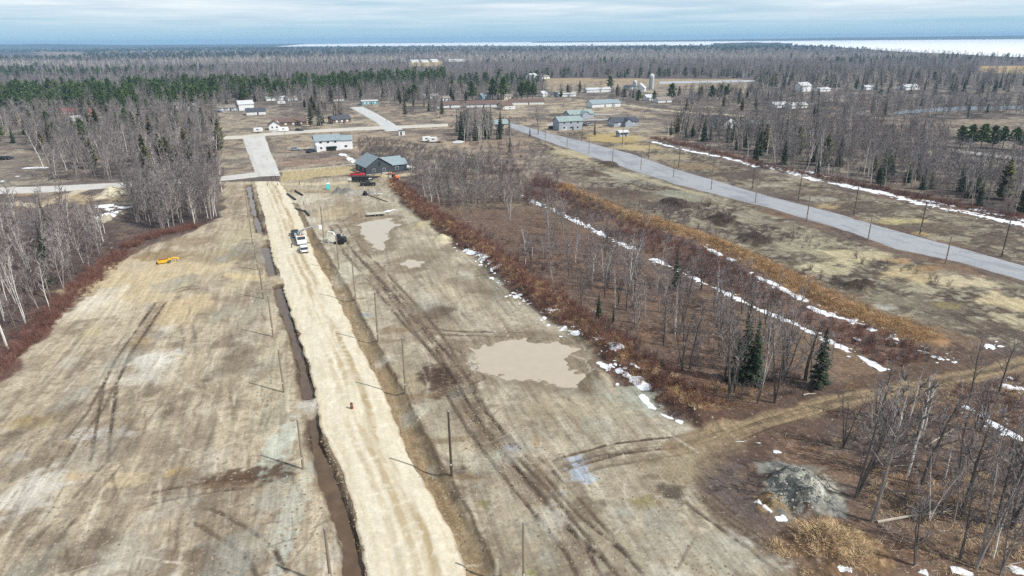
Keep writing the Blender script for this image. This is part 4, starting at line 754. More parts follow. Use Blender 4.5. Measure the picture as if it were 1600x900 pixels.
W = lambda pts: PL(pts)
def ok(Q, lots=True):
    """keep clear of roads, lots and yards"""
    if len(Q) == 0: return Q
    bad = inside(Q[:, 0], Q[:, 1], np.vstack([ROAD_L, ROAD_R[::-1]]))
    for P in ((SITE_L, SITE_R, SITE_I, SITE_K) if lots else ()): bad |= sdf(Q[:, 0], Q[:, 1], P) > -.8
    bad |= pdist(Q[:, 0], Q[:, 1], WOODTRK)[0] < 2.9
    for P in CLEAR: bad |= inside(Q[:, 0], Q[:, 1], P)
    return Q[~bad]
CLEAR = [W(p) for p in [[(1478,216),(1640,216),(1640,266),(1478,254)], [(-80,290),(60,288),(190,282),(330,274),(400,266),(402,282),(330,288),(190,298),(60,308),(-80,308)], [(370,211),(418,209),(446,285),(390,290)], [(325,210),(420,204),(560,197),(700,191),(700,200),(560,208),(420,215),(325,222)], [(540,165),(572,164),(640,206),(600,209)],
    [(780,187),(830,196),(925,221),(1050,258),(1200,302),(1400,356),(1600,410),(1600,445),(1400,396),(1200,330),(962,262),(850,222),(790,200)], [(0,236),(62,236),(85,250),(60,292),(0,292)], [(430,222),(560,208),(560,240),(640,260),(640,285),(440,285)], [(640,203),(712,200),(700,215),(735,228),(690,235),(650,225)], [(100,295),(190,290),(205,330),(180,352),(130,345),(70,330)],
    [(860,190),(1010,185),(1040,208),(1000,222),(850,207)], [(850,122),(1180,122),(1180,140),(1070,150),(850,150)], [(690,160),(950,150),(950,185),(700,180)], [(1110,176),(1165,178),(1165,202),(1110,200)], [(1330,192),(1490,187),(1600,186),(1600,195),(1490,210),(1360,212)], [(560,158),(640,165),(690,190),(620,196)], [(360,160),(480,170),(480,205),(380,205)], [(1130,645),(1210,640),(1400,603),(1600,560),(1600,580),(1400,622),(1220,672),(1050,720)], [(1180,720),(1320,720),(1400,900),(1180,900)], [(1520,102),(1640,102),(1640,119),(1520,115)], [(635,94),(695,94),(695,104),(635,105)]]]
def region(poly, sp, mix, hr, where, dens=None, thr=0.0):
    """mix: kind -> share"""
    Q = ok(fill(W(poly), sp, dens=dens, thr=thr)); r = rg.random(len(Q)); acc = 0
    for kd, sh in mix.items():
        m = (r >= acc) & (r < acc+sh); acc += sh
        a, b = hr if kd not in ('spruce', 'cedar', 'pine') else hr[:2]
        nm = {'bare': 'grey leafless tree', 'dark': 'dark stemmed leafless tree', 'birch': 'white stemmed birch', 'spruce': 'dark green spruce', 'cedar': 'olive green cedar', 'pine': 'green pine'}[kd]
        plant(kd, Q[m], a, b, nm+' '+where, nm+'s '+where)
region([(0,335),(60,335),(160,360),(190,395),(110,448),(66,492),(0,530)], 4.6, dict(bare=.6, birch=.25, dark=.13, spruce=.02), (7, 11), 'in the lower left woods beside the cleared lot')
region([(192,300),(350,288),(354,342),(300,356),(250,364),(205,352)], 3.3, dict(bare=.78, birch=.12, dark=.10), (9, 12.5), 'in the dense clump below the cross street')
region([(45,215),(200,200),(345,182),(350,258),(260,278),(120,284),(60,284)], 6.2, dict(bare=.72, birch=.10, cedar=.06, dark=.12), (7, 13), 'in the woods above the cross street')
region([(-40,180),(60,178),(200,178),(345,165),(345,185),(200,205),(45,222),(-40,240)], 8.5, dict(bare=.78, birch=.08, spruce=.05, cedar=.05, pine=.04), (7, 14), 'in the woods by the red houses')
region([(-60,150),(340,142),(520,134),(700,124),(705,130),(560,148),(350,164),(200,176),(100,172),(-60,182)], 9.5, dict(pine=.72, bare=.20, spruce=.08), (9, 18), 'in the long pine belt', dens=(.012, 303), thr=-.38)
region([(345,160),(540,147),(640,140),(700,135),(700,156),(560,160),(420,172),(350,176)], 9, dict(bare=.82, birch=.1, spruce=.05, cedar=.03), (9, 14), 'in the woods behind the village houses')
region([(400,172),(480,168),(545,168),(530,200),(500,205),(480,185),(420,185)], 8, dict(bare=.75, cedar=.1, spruce=.15), (7, 11), 'between the village gardens')
region([(600,150),(760,140),(1000,150),(1000,160),(760,162),(700,182),(640,188),(600,170)], 9, dict(bare=.72, birch=.1, spruce=.1, cedar=.08), (7, 13), 'around the village gardens')
region([(710,205),(770,200),(775,222),(720,224)], 3.6, dict(birch=.45, bare=.3, spruce=.25), (10, 15), 'in the tall birch clump by the white boat')
region([(770,200),(800,205),(800,245),(775,240)], 9, dict(spruce=.5, birch=.3, bare=.2), (8, 12), 'on the rough ground near the road end')
region([(610,265),(700,245),(800,250),(835,318),(800,330),(700,322),(650,305)], 4.3, dict(bare=.80, birch=.10, dark=.10), (4, 8), 'in the thicket behind the brush berm', dens=(.05, 302), thr=-.15)
region([(650,312),(830,322),(960,385),(1010,420),(1000,470),(900,450),(800,420),(720,360)], 4.3, dict(bare=.60, dark=.28, birch=.12), (5, 9), 'on the brown woods floor between berm and snow line', dens=(.05, 301), thr=-.12)
region([(900,450),(1010,425),(1120,460),(1250,540),(1290,600),(1200,640),(1100,600),(1000,545)], 4.8, dict(dark=.55, bare=.38, birch=.05, spruce=.02), (6.5, 11.5), 'in the near woods behind the berm end')
region([(800,265),(960,305),(1120,370),(1120,395),(960,340),(850,300)], 7, dict(bare=.7, dark=.3), (3.5, 6.5), 'in the brush strip beside the orange grass')
region([(1150,360),(1230,400),(1420,455),(1420,480),(1250,445),(1150,395)], 9, dict(dark=.6, bare=.4), (4, 7), 'on the edge of the lot by the grey road')
region([(1330,700),(1420,650),(1600,600),(1600,900),(1420,900),(1370,800)], 5.6, dict(dark=.55, bare=.3, birch=.15), (7, 11), 'in the foreground woods at the lower right')
region([(1040,214),(1100,222),(1200,258),(1300,280),(1420,305),(1500,318),(1600,340),(1600,320),(1500,295),(1300,255),(1150,215),(1060,200)], 5.4, dict(bare=.60, spruce=.18, birch=.16, cedar=.06), (7, 14), 'along the front of the right hand woods')
region([(1060,195),(1160,215),(1300,255),(1500,297),(1600,322),(1600,240),(1480,215),(1300,200),(1170,190)], 5.2, dict(bare=.72, dark=.20, birch=.05, spruce=.03), (7, 12), 'inside the right hand woods')
region([(1170,150),(1320,160),(1600,160),(1640,185),(1480,188),(1340,194),(1180,180)], 8, dict(bare=.9, birch=.06, spruce=.04), (8, 12), 'in the pale woods beyond the right hand field')
region([(1050,150),(1180,145),(1180,182),(1060,182)], 9, dict(bare=.85, birch=.1, cedar=.05), (8, 12), 'beside the farm lane')
region([(930,115),(1180,112),(1600,125),(1600,150),(1300,142),(1180,140),(1160,122),(930,121)], 15, dict(bare=.6, spruce=.35, birch=.05), (12, 16), 'in the forest edge behind the farm')
# individuals near the camera, the remaining ones of each kind as one mass
TOO_CLOSE = 2.0
counts = {}
USED = set(h[4] for h in HERO)
def near_label(kd, x_, y_, h, lb, gp):
    nm = {'bare': 'grey leafless tree', 'dark': 'dark leafless tree', 'birch': 'white birch', 'spruce': 'green spruce', 'cedar': 'olive cedar', 'pine': 'green pine'}[kd]
    sz = 'short ' if h < 6 else ('tall ' if h > 9.5 else '')
    for i in np.argsort(((HXY-[x_, y_])**2).sum(1))[:7]:
        dx, dy = x_-HXY[i, 0], y_-HXY[i, 1]; d = math.hypot(dx, dy)
        if d > 30: break
        rel = ('right of' if dx > 0 else 'left of') if abs(dx) > abs(dy) else ('behind' if dy > 0 else 'in front of')
        for far_ in (('just ' if d < 5 else ('some way ' if d > 14 else '')),):
            t = sz+nm+' '+far_+rel+' the '+HERO[i][4].split(',')[0]
            if len(t.split()) <= 16 and t not in USED: USED.add(t); return t, gp
    return lb, gp
BY = {}
for kd in PROTO:
    for t in TREES[kd]: BY.setdefault(TREE_NAME[kd], []).append((kd,)+t)
REST = {}
for nm, L in BY.items():
    L.sort(key=lambda t: -t[3]/t[2]); cap = 298-sum(1 for h in HERO if TREE_NAME[h[0]] == nm); n = 0
    for kd, x_, y_, h, lb, gp in L:
        if n < cap and y_ < 200: lb, gp = near_label(kd, x_, y_, h, lb, gp)
        if n < cap and y_ < 760: put_tree(kd, x_, y_, h, lb, gp, parts=(y_ < 330)); n += 1
        else: REST.setdefault('bare' if nm == 'bare_tree' else kd, []).append((x_, y_, h))
    counts[nm] = n
far_parts['mid'] = [(bpy.data.objects.new('mid tree form', J), H) for T, C, J, H in PROTO_MID['bare']]; far_parts['midbirch'] = [(bpy.data.objects.new('mid tree form', J), H) for T, C, J, H in PROTO_MID['birch']]
for kd, A in REST.items():
    A = np.array(A); fk = {'cedar': 'spruce', 'bare': 'mid', 'birch': 'midbirch'}.get(kd, kd); H = far_parts[fk][0][1]
    scatter({'bare': 'leafless_woods', 'birch': 'birch_woods', 'spruce': 'spruce_woods', 'cedar': 'cedar_woods', 'pine': 'pine_woods'}[kd], fk, A[:, :2], height(A[:, 0], A[:, 1]), A[:, 2]/H)
print('TREES', counts)
# the far forest, thinning with distance as less of the floor shows
def far_forest():
    pts = []; y_ = 640.0
    while y_ < 5700:
        s = max(11.0, y_/105); xs = np.arange(-.92*y_-20, .92*y_+20, s); pts.append(np.stack([xs+rg.uniform(-.5, .5, len(xs))*s, np.full(len(xs), y_)+rg.uniform(-.5, .5, len(xs))*s*2.2], -1)); y_ += s*2.3
    Q = np.concatenate(pts); ex = [W([(850,122),(1180,123.5),(1180,140),(1060,152),(850,150)]), W([(-60,150),(340,142),(520,134),(700,124),(705,130),(600,150),(560,160),(420,172),(340,180),(-60,182)]), LAKE, W([(600,150),(760,140),(950,150),(1180,148),(1180,190),(600,190)])]+CLEAR
    bad = np.zeros(len(Q), bool)
    for P in ex: bad |= inside(Q[:, 0], Q[:, 1], P)
    bad |= (sdf(Q[:, 0], Q[:, 1], W([(-300,84),(130,81),(140,87),(60,89),(-300,90)])) > 0)
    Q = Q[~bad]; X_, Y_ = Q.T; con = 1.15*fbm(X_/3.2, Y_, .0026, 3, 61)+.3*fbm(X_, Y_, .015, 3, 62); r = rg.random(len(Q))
    cloud_band = sm(2000, 3000, Y_); ispr = (con > .14-.30*cloud_band) & (r < .85) | (r < .08)  # extra conifers added far out to imitate a dark cloud-shadow band
    wide = np.clip(Y_/1500, 1, 3.2); hh = rg.uniform(8.5, 13, len(Q)); stand = fbm(X_/3.5, Y_, .003, 3, 63); bir = (~ispr) & (r > .90); pal = (~ispr) & ~bir & (stand > -.03)
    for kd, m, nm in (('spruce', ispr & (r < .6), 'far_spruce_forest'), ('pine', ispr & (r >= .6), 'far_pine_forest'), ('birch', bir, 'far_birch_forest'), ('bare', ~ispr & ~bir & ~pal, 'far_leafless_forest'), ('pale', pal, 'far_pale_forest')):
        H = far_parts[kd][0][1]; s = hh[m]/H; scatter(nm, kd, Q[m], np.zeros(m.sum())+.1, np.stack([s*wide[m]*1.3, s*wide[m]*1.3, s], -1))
    print('FAR', len(Q))
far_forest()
# brush, dead grass and clods
def strip_pts(P, wd, n):
    A, s = resample(P, 400); k = rg.integers(0, 399, n); u = rg.random(n)[:, None]; t = A[k+1]-A[k]; t /= np.linalg.norm(t, axis=1)[:, None]; return A[k]*(1-u)+A[k+1]*u+np.stack([-t[:, 1], t[:, 0]], -1)*(rg.normal(0, .5, n)*wd)[:, None]
def cover(name, kind, Q, lo, hi, keep=True):
    Q = ok(Q) if keep else Q
    for P in LDITCH: pass
    scatter(name, kind, Q, height(Q[:, 0], Q[:, 1]), rg.uniform(lo, hi, len(Q)))
cover('brush_thicket', 'shrub_red', np.concatenate([strip_pts(BERM, 5.2, 1300), strip_pts(PL([(190,395),(130,445),(95,480),(60,525),(10,570),(-50,620)]), 3.2, 520), strip_pts(PL([(350,348),(290,358),(235,370),(195,388)]), 2.6, 260), ok(fill(W([(815,312),(900,345),(1000,392),(1100,440),(1250,510),(1390,575),(1490,560),(1380,522),(1250,470),(1120,398),(1000,350),(900,305),(840,270)]), 1.5, dens=(.08, 91), thr=-.12)), ok(fill(W([(1480,600),(1600,585),(1600,680),(1500,640)]), 1.8, dens=(.1, 92), thr=-.05)), strip_pts(PL([(1020,216),(1100,234),(1200,262),(1330,287),(1450,312),(1600,345)]), 3.5, 700)]), .5, 1.05)
cover('brush_thicket', 'shrub_mauve', np.concatenate([ok(fill(W([(560,215),(640,222),(720,240),(800,255),(840,300),(830,322),(700,325),(640,300),(615,262),(560,240)]), 2.3)), ok(fill(W([(815,312),(900,345),(1000,392),(1100,440),(1250,510),(1390,575),(1490,560),(1250,470),(1120,398),(1000,350),(900,305),(840,270)]), 1.8, dens=(.08, 93), thr=-.15)), ok(fill(W([(0,335),(160,362),(190,395),(110,448),(66,492),(0,530)]), 2.6)), ok(fill(W([(45,215),(345,182),(350,258),(260,278),(60,284)]), 4.0)), ok(fill(W([(1040,214),(1200,258),(1420,305),(1600,340),(1600,250),(1300,200),(1060,195)]), 4.5)), ok(fill(W([(700,330),(1000,425),(1250,560),(1280,610),(1120,635),(960,545)]), 2.5, dens=(.08, 94), thr=-.1)), ok(fill(W([(1290,690),(1400,620),(1600,585),(1600,900),(1420,900)]), 2.2, dens=(.12, 95)))]), .5, 1.0)
cover('dead_grass', 'tuft_org', np.concatenate([strip_pts(GSTRIP, 4.4, 2300), strip_pts(BERM, 2.4, 900), ok(fill(W([(1100,600),(1300,600),(1400,600),(1200,655),(1100,660)]), 1.2, dens=(.15, 96), thr=.05))]), .5, 1.1)
cover('dead_grass', 'tuft_tan', np.concatenate([strip_pts(GSTRIP, 4.6, 1100), strip_pts(BERM, 3.2, 700), fill(W([(1215,825),(1290,800),(1350,820),(1390,870),(1350,900),(1260,900),(1200,860)]), .52, dens=(.35, 196), thr=-.12), ok(fill(W([(1290,690),(1400,620),(1600,585),(1600,900),(1380,900)]), 1.1, dens=(.15, 97), thr=.08))]), .45, .95, keep=False)
M_chunk = mat('grey clay lumps', lin((168,166,154), .8), .95, .25, 1.5, rand=.3)
far_parts['chunk'] = [(sobj('clay lump form', clod().mesh('clay lump', M_chunk)), 1) for _ in range(4)]; far_parts['scrap'] = [(sobj('snow scrap form', clod().mesh('snow scrap', M_snow)), 1) for _ in range(5)]
q_ = fill(W([(1195,790),(1215,740),(1245,725),(1285,750),(1305,790),(1270,805),(1225,805)]), .45); scatter('clay_lumps', 'chunk', q_, height(q_[:, 0], q_[:, 1]), np.stack([rg.gamma(1.6, .06, len(q_))+.05]*2+[rg.gamma(1.6, .04, len(q_))+.04], -1))
q_ = np.concatenate([strip_pts(PL([(700,378),(740,402),(790,450),(850,500),(925,535),(1000,605),(1060,655)]), 2.0, 80)]+[strip_pts(P, 3.0, int(8+np.linalg.norm(P[-1]-P[0])*.5)) for P, px_, wd_ in SNOW[:22]]); z_ = rg.gamma(1.8, .12, len(q_))+.06
scatter('snow_scraps', 'scrap', q_, height(q_[:, 0], q_[:, 1])+.02, np.stack([z_*1.3, z_*.9, z_*.2], -1))
M_stick = mat('pale dead sticks', lin((178,164,150), .8), .9, .2, 1, rand=.3)
def sticks():
    C = Mesh()
    for k in range(5): C.twig(Vector((rnd.uniform(-1, 1), rnd.uniform(-1, 1), .04)), Vector((rnd.uniform(-1, 1), rnd.uniform(-1, 1), .08)).normalized(), rnd.uniform(.5, 1.8), rnd.uniform(.04, .08))
    return C
far_parts['stick'] = [(sobj('stick form', sticks().mesh('stick', M_stick)), 1) for _ in range(5)]
cover('woods_litter', 'stick', np.concatenate([ok(fill(W([(1290,690),(1400,620),(1600,585),(1600,900),(1400,900),(1200,690)]), 1.5)), ok(fill(W([(700,330),(1000,425),(1250,560),(1300,620),(1120,640),(960,545)]), 2.6)), ok(fill(W([(0,335),(160,362),(190,395),(110,448),(66,492),(0,530)]), 3.0))]), .6, 1.2)
cover('field_brush', 'shrub_mauve', np.concatenate([ok(fill(W([(845,225),(960,272),(1100,313),(1400,415),(1600,480),(1600,540),(1400,490),(1220,415),(1050,345),(880,268)]), 3.0, dens=(.05, 192), thr=.1), False), ok(fill(W([(420,225),(560,235),(560,258),(430,262)]), 3.0, dens=(.08, 193), thr=.1)), ok(fill(W([(850,125),(1180,126),(1180,150),(860,150)]), 7, dens=(.04, 194), thr=.05)), ok(fill(W([(600,170),(850,165),(850,195),(640,202)]), 5, dens=(.05, 195), thr=.02)), ok(fill(W([(690,205),(800,200),(860,225),(960,300),(850,300),(800,262),(700,240)]), 4.0, dens=(.06, 191), thr=.02))]), .4, 1.0, keep=False)
cl = np.concatenate([strip_pts(RDITCH, 1.6, 700), strip_pts(LDITCH[3]+np.array([1.4, 0]), .6, 260), strip_pts(LDITCH[2]+np.array([1.4, 0]), .6, 200)]+[strip_pts(P, 1.6, 160) for P, g, s in RUTS[:5]]+[fill(W([(0,600),(440,600),(540,900),(0,900)]), 1.1, dens=(.1, 98), thr=.15), fill(W([(700,640),(1060,680),(1250,900),(780,900)]), 1.0, dens=(.1, 99), thr=.15)])
scatter('clods', 'clod', cl, height(cl[:, 0], cl[:, 1]), np.stack([rg.uniform(.05, .22, len(cl))]*2+[rg.uniform(.04, .14, len(cl))], -1))
# ------------------------------------------------------------------ poles and small site things
M_pole = mat('weathered pole wood', lin((150,138,120), .8), .9, .25, .8, rand=.15); M_pole2 = mat('dark treated pole wood', lin((96,84,74), .8), .9, .25, .8, rand=.15)
M_white = mat('white paint', (.78,.78,.77), .5, .04, .7); M_dirtyw = mat('weathered white siding', (.66,.67,.68), .7, .08, .8); M_black = mat('black paint', (.02,.02,.022), .45, .1, 1); M_rub = mat('black rubber', (.018,.018,.018), .85)
M_glass = mat('dark window glass', (.03,.04,.05), .12, spec=.6); M_steel = mat('grey steel', (.32,.33,.34), .45, .1, 1, metal=.6); M_red = MATS['red brown brush stems']; M_redp = mat('red car paint', (.55,.03,.04), .35, spec=.5); M_silver = mat('silver car paint', (.32,.35,.38), .35, spec=.5); M_navy = mat('dark blue paint', (.03,.05,.10), .4, spec=.5)
M_yel = mat('yellow machine paint', (.72,.42,.03), .5, .15, 1.2); M_orange = mat('orange paint', (.75,.17,.05), .5, .1, 1); M_teal = mat('turquoise plastic', (.05,.52,.55), .5); M_pipe = mat('black plastic pipe', (.03,.03,.03), .5)
M_conc = mat('pale concrete', lin((196,192,180), .8), .9, .1, .8); M_lamp = mat('lamp glass', (.7,.7,.66), .2); M_amber = mat('amber lens', (.7,.25,.03), .3); M_redl = mat('red tail lens', (.4,.02,.02), .3)
def pole(base, top, label, group, material=M_pole, lean=0.0):
    x_, y_ = at(*base); h = max(5.5, top_height(base[0], base[1], top)); T = Mesh()
    T.tube([Vector((0, 0, -.4)), Vector((lean*h*.5, 0, h*.5)), Vector((lean*h, 0, h))], [.17, .15, .115], 9)
    o = link('utility_pole', T.mesh('utility_pole', material), None, (x_, y_, hz(x_, y_)-.02)); tag(o, label, 'utility pole', group)
    c = Mesh(); c.tube([Vector((lean*h, 0, h)), Vector((lean*h, 0, h+.06))], [.13, .09], 9); link('pole_cap', c.mesh('pole_cap', M_steel), o)
    c = Mesh(); c.box((lean*h*.16, -.165, 1.7), (.14, .03, .2)); link('number_plate', c.mesh('number_plate', M_white), o)
LROW = [((518,918),825,'pale pole at the bottom edge left of the watery ditch'),((474,733),655,'pale pole standing beside the narrow part of the watery ditch'),((444,613),545,'pale pole by the small grey gravel heap left of the ditch'),((427,526),462,'pole at the pale verge left of the long brown ditch reach'),((412,467),417,'pole just below the sandy ditch crossing'),((403,422),382,'pole left of the middle ditch reach'),((395,382),342,'pole left of the ditch opposite the bucket truck'),((388,338),302,'farthest pole of the left row beside the wet ditch')]
RROW = [((819,918),817,'pole at the bottom edge among the muddy ruts'),((706,746),645,'tall dark pole right of the sandy road near the ruts'),((634,618),530,'pole beside the dark mud patch right of the sandy road'),((591,536),458,'pole with the pale blue clay at its foot'),((556,471),404,'pole between the right ditch and the mud tracks'),((530,421),365,'pole right of the ditch below the small black excavator'),((507,383),322,'pole that the white boom basket reaches')]
for b, t, l in LROW: pole(b, t, l, 'poles left of the sandy road', M_pole, rnd.uniform(-.012, .012))
for b, t, l in RROW: pole(b, t, l, 'poles right of the sandy road', M_pole if b[0] != 706 else M_pole2, rnd.uniform(-.01, .01))
NP = [((1565,401),344),((1437,366),315),((1334,336),292),((1247,313),272),((1175,296),262),((1113,279),250),((1060,262),232),((1013,248),224),((972,231),200),((909,221),194)]
SP = [((1477,412),369),((1356,376),334),((1260,346),305),((1180,317),280),((1111,297),258),((1052,278),250),((1001,266),235),((957,253),228),((920,241),214),((886,230),205),((852,218),203)]
ORD = ['nearest', 'second nearest', 'third nearest', 'fourth nearest', 'fifth nearest', 'sixth nearest', 'seventh nearest', 'eighth nearest', 'ninth nearest', 'tenth nearest', 'farthest']
for k, (b, t) in enumerate(NP): pole(b, t, ORD[k if k < 9 else 10]+' dark pole on the far side of the grey road', 'poles beyond the grey road', M_pole2, rnd.uniform(.0, .03))
for k, (b, t) in enumerate(SP): pole(b, t, ORD[k]+' pole on the near side of the grey road', 'poles on the near side of the grey road', M_pole, rnd.uniform(.0, .02))
VP = [((441,274),243,'leaning pole at the corner of the side street',-.06),((693,181),158,'pale pole on the lawn by the village street',0),((687,178),160,'short thick pole on the lawn by the village street',0),((448,225),205,'leaning pole beside the village street',-.08),((343,252),238,'leaning pole on the lawn left of the side street',-.08),((604,190),176,'pole on the village lane verge',0),((501,200),187,'lamp pole in front of the dark spruces',0),((1026,160),143,'pole in the farm yard by the white shed',0)]
for b, t, l, ln in VP: pole(b, t, l, 'poles in the village', M_pole, ln)

def thing(name, base, rz, label, cat, group=None, dz=0.0):
    x_, y_ = at(*base); return empty(name, (x_, y_, hz(x_, y_)+dz), rz, label, cat, group)
def part(name, M, material, parent): return link(name, M.mesh(name, material), parent)
def boxm(*bs):
    M = Mesh()
    for b in bs: M.box(*b)
    return M
def wheel(parent, px_, py_, r, wd):
    M = Mesh(); M.tube([Vector((px_, py_-wd/2, r)), Vector((px_, py_+wd/2, r))], [r, r], 14); M.f.append(tuple(range(13, -1, -1))); M.m.append(0); w_ = part('wheel', M, M_rub, parent)
    M = Mesh(); s_ = 1 if py_ > 0 else -1; M.tube([Vector((px_, py_+s_*wd*.4, r)), Vector((px_, py_+s_*(wd*.5+.015), r))], [r*.58, r*.5], 10); part('rim', M, M_steel, w_)
def vehicle(kind, base, rz, paint_, label, cat, group=None, name=None):
    o = thing(name or {'suv': 'parked_suv', 'pickup': 'pickup_truck', 'car': 'parked_car'}[kind], base, rz, label, cat, group)
    L, Wd = (5.6, 1.95) if kind == 'pickup' else (4.7, 1.86); a = L/2; w2 = Wd/2
    if kind == 'pickup':
        body = Mesh(); body.prism([(-a, .5), (-a, 1.08), (-.35, 1.08), (1.25, 1.08), (a-.25, 1.0), (a, .86), (a, .42), (-a+.1, .42)], -w2, w2); part('body', body, paint_, o)
        cab = Mesh(); cab.prism([(-.62, 1.08), (-.5, 1.66), (.55, 1.70), (1.2, 1.08)], -w2*.90, w2*.90); part('window_band', cab, M_glass, o)
        part('roof', boxm(((.02, 0, 1.71), (1.15, Wd*.86, .07))), paint_, o); part('cargo_bed', boxm(((-1.75, 0, 1.095), (1.9, Wd*.78, .03))), M_rub, o)
        part('pillar', boxm(((-.05, w2*.9, 1.38), (.1, .03, .6)), ((-.05, -w2*.9, 1.38), (.1, .03, .6))), paint_, o)
    else:
        t = .0 if kind == 'suv' else -.12
        body = Mesh(); body.prism([(-a, .45), (-a, .98), (-a+.15, 1.05), (.95, 1.02), (a-.3, .92), (a, .78), (a, .38), (-a+.1, .36)], -w2, w2); part('body', body, paint_, o)
        cab = Mesh(); cab.prism([(-a+.12, 1.03), (-a+.42, 1.62+t), (.15, 1.66+t), (.98, 1.02)], -w2*.90, w2*.90); part('window_band', cab, M_glass, o)
        part('roof', boxm(((-.88, 0, 1.665+t), (2.1, Wd*.86, .06))), paint_, o)
        part('pillar', boxm(((-.55, w2*.9, 1.35), (.1, .03, .6)), ((-.55, -w2*.9, 1.35), (.1, .03, .6)), ((-1.75, w2*.9, 1.35), (.2, .03, .6)), ((-1.75, -w2*.9, 1.35), (.2, .03, .6))), paint_, o)
    for sx in (-1, 1):
        for sy in (-1, 1): wheel(o, sx*a*.63, sy*(w2-.1), .36, .24)
    for sy in (-1, 1): part('headlight', boxm(((a+.005, sy*w2*.72, .76), (.04, .34, .16))), M_lamp, o); part('tail_light', boxm(((-a-.005, sy*w2*.84, .84), (.04, .2, .26))), M_redl, o)
    [part('bumper', boxm((((a+.03)*q, 0, .49), (.08, Wd*.9, .16))), M_black, o) for q in (-1, 1)]; return o
RD = math.atan2(ROADDIR[1], ROADDIR[0])
vehicle('suv', (475,393), RD, M_white, 'white wagon parked on the sandy road behind the bucket truck', 'car')
vehicle('pickup', (462,369), RD+math.pi, M_black, 'black pickup truck parked ahead of the bucket truck', 'pickup truck')
vehicle('car', (462,235), .1, M_silver, 'silver car parked on the drive of the white house', 'car')
vehicle('pickup', (485,238), 1.4, M_navy, 'dark blue pickup in the shade of the white house', 'pickup truck')
vehicle('pickup', (559,275), .05, M_redp, 'red pickup parked in front of the dark grey house', 'pickup truck')
vehicle('pickup', (575,290), .25, M_black, 'black pickup with snow beside it at the yard edge', 'pickup truck')
vehicle('pickup', (4,250), .2, M_black, 'black pickup parked on the drive at the left edge', 'pickup truck')
vehicle('suv', (13,249), 1.3, M_navy, 'dark wagon beside the black pickup at the left edge', 'car')
vehicle('suv', (866,233), .0, M_black, 'dark car standing on the edge of the grey road', 'car') if False else None
vehicle('suv', (862,201), .9, M_black, 'dark car beside the two storey house with grey siding', 'car')
vehicle('car', (912,197), .3, M_black, 'black car at the right corner of the two storey house', 'car')
vehicle('suv', (921,196), .3, M_silver, 'grey wagon beside the black car behind the house', 'car')
vehicle('car', (342,176), .2, M_navy, 'dark car beside the grey bungalow in the woods', 'car'); vehicle('suv', (468,205), .2, M_black, 'dark wagon on the drive of the long brown house', 'car')
# bucket truck
WL_GREY = mat('grey truck lockers', (.34,.35,.36), .6, .1, 1)
def bucket_truck():
    o = thing('bucket_truck', (470,379), RD+math.pi, 'white utility truck on the sandy road with its boom raised to a pole', 'utility truck')
    cab = Mesh(); cab.prism([(1.7, .6), (1.7, 2.35), (2.7, 2.4), (3.15, 1.55), (3.95, 1.42), (4.1, .6)], -1.15, 1.15); part('cab', cab, M_white, o)
    g = Mesh(); g.prism([(2.735, 2.30), (3.14, 1.60), (3.18, 1.62), (2.775, 2.33)], -1.0, 1.0); part('windscreen', g, M_glass, o)
    for s_ in (-1, 1): part('side_window', boxm(((2.3, s_*1.16, 1.95), (.75, .03, .55))), M_glass, o)
    part('chassis', boxm(((-.6, 0, .7), (8.4, .9, .25))), M_black, o)
    for s_ in (-1, 1): part('tool_locker', boxm(((-1.2, s_*.9, 1.3), (5.2, .55, .95))), WL_GREY, o); part('locker_seam', boxm(((-1.2, s_*1.185, 1.3), (.04, .02, .8)), ((-2.6, s_*1.185, 1.3), (.04, .02, .8)), ((.2, s_*1.185, 1.3), (.04, .02, .8))), M_steel, o)
    part('deck', boxm(((-1.2, 0, 1.0), (5.2, 1.2, .12))), M_steel, o)
    t = Mesh(); t.tube([Vector((-2.4, 0, 1.0)), Vector((-2.4, 0, 2.4))], [.42, .36], 10); part('turret', t, M_dirtyw, o)
    p1 = Vector((-2.4, 0, 2.5)); tip_w = Vector((*at(503.5, 383), 0)); # above the pole base
    inv = o.matrix_basis.inverted(); tl = inv @ Vector((tip_w.x, tip_w.y, 0)); tl.z = 5.2
    k = p1.lerp(tl, .55)+Vector((0, 0, .35)); b = Mesh(); b.tube([p1, k], [.24, .2], 6); part('lower_boom', b, M_white, o)
    b = Mesh(); b.tube([k, tl], [.18, .14], 6); part('upper_boom', b, M_white, o); b = Mesh(); b.tube([p1+Vector((.1, 0, -.5)), p1.lerp(k, .5)+Vector((0, 0, -.18))], [.08, .06], 6); part('boom_cylinder', b, M_steel, o)
    bk = Mesh(); q = tl+Vector((.0, 0, -.35)); bk.box((q.x, q.y, q.z), (.75, .75, 1.0), 0, 0, 1.12); part('bucket', bk, M_white, o); part('beacon', boxm(((2.2, 0, 2.46), (.5, 1.2, .12))), M_amber, o)
    for xw in (3.1, -1.9, -3.0):
        for s_ in (-1, 1): wheel(o, xw, s_*.98, .48, .32)
    [part('bumper', boxm((q, (.12, 2.2, .3))), M_steel, o) for q in ((4.16, 0, .65), (-4.85, 0, .75))]
bucket_truck()
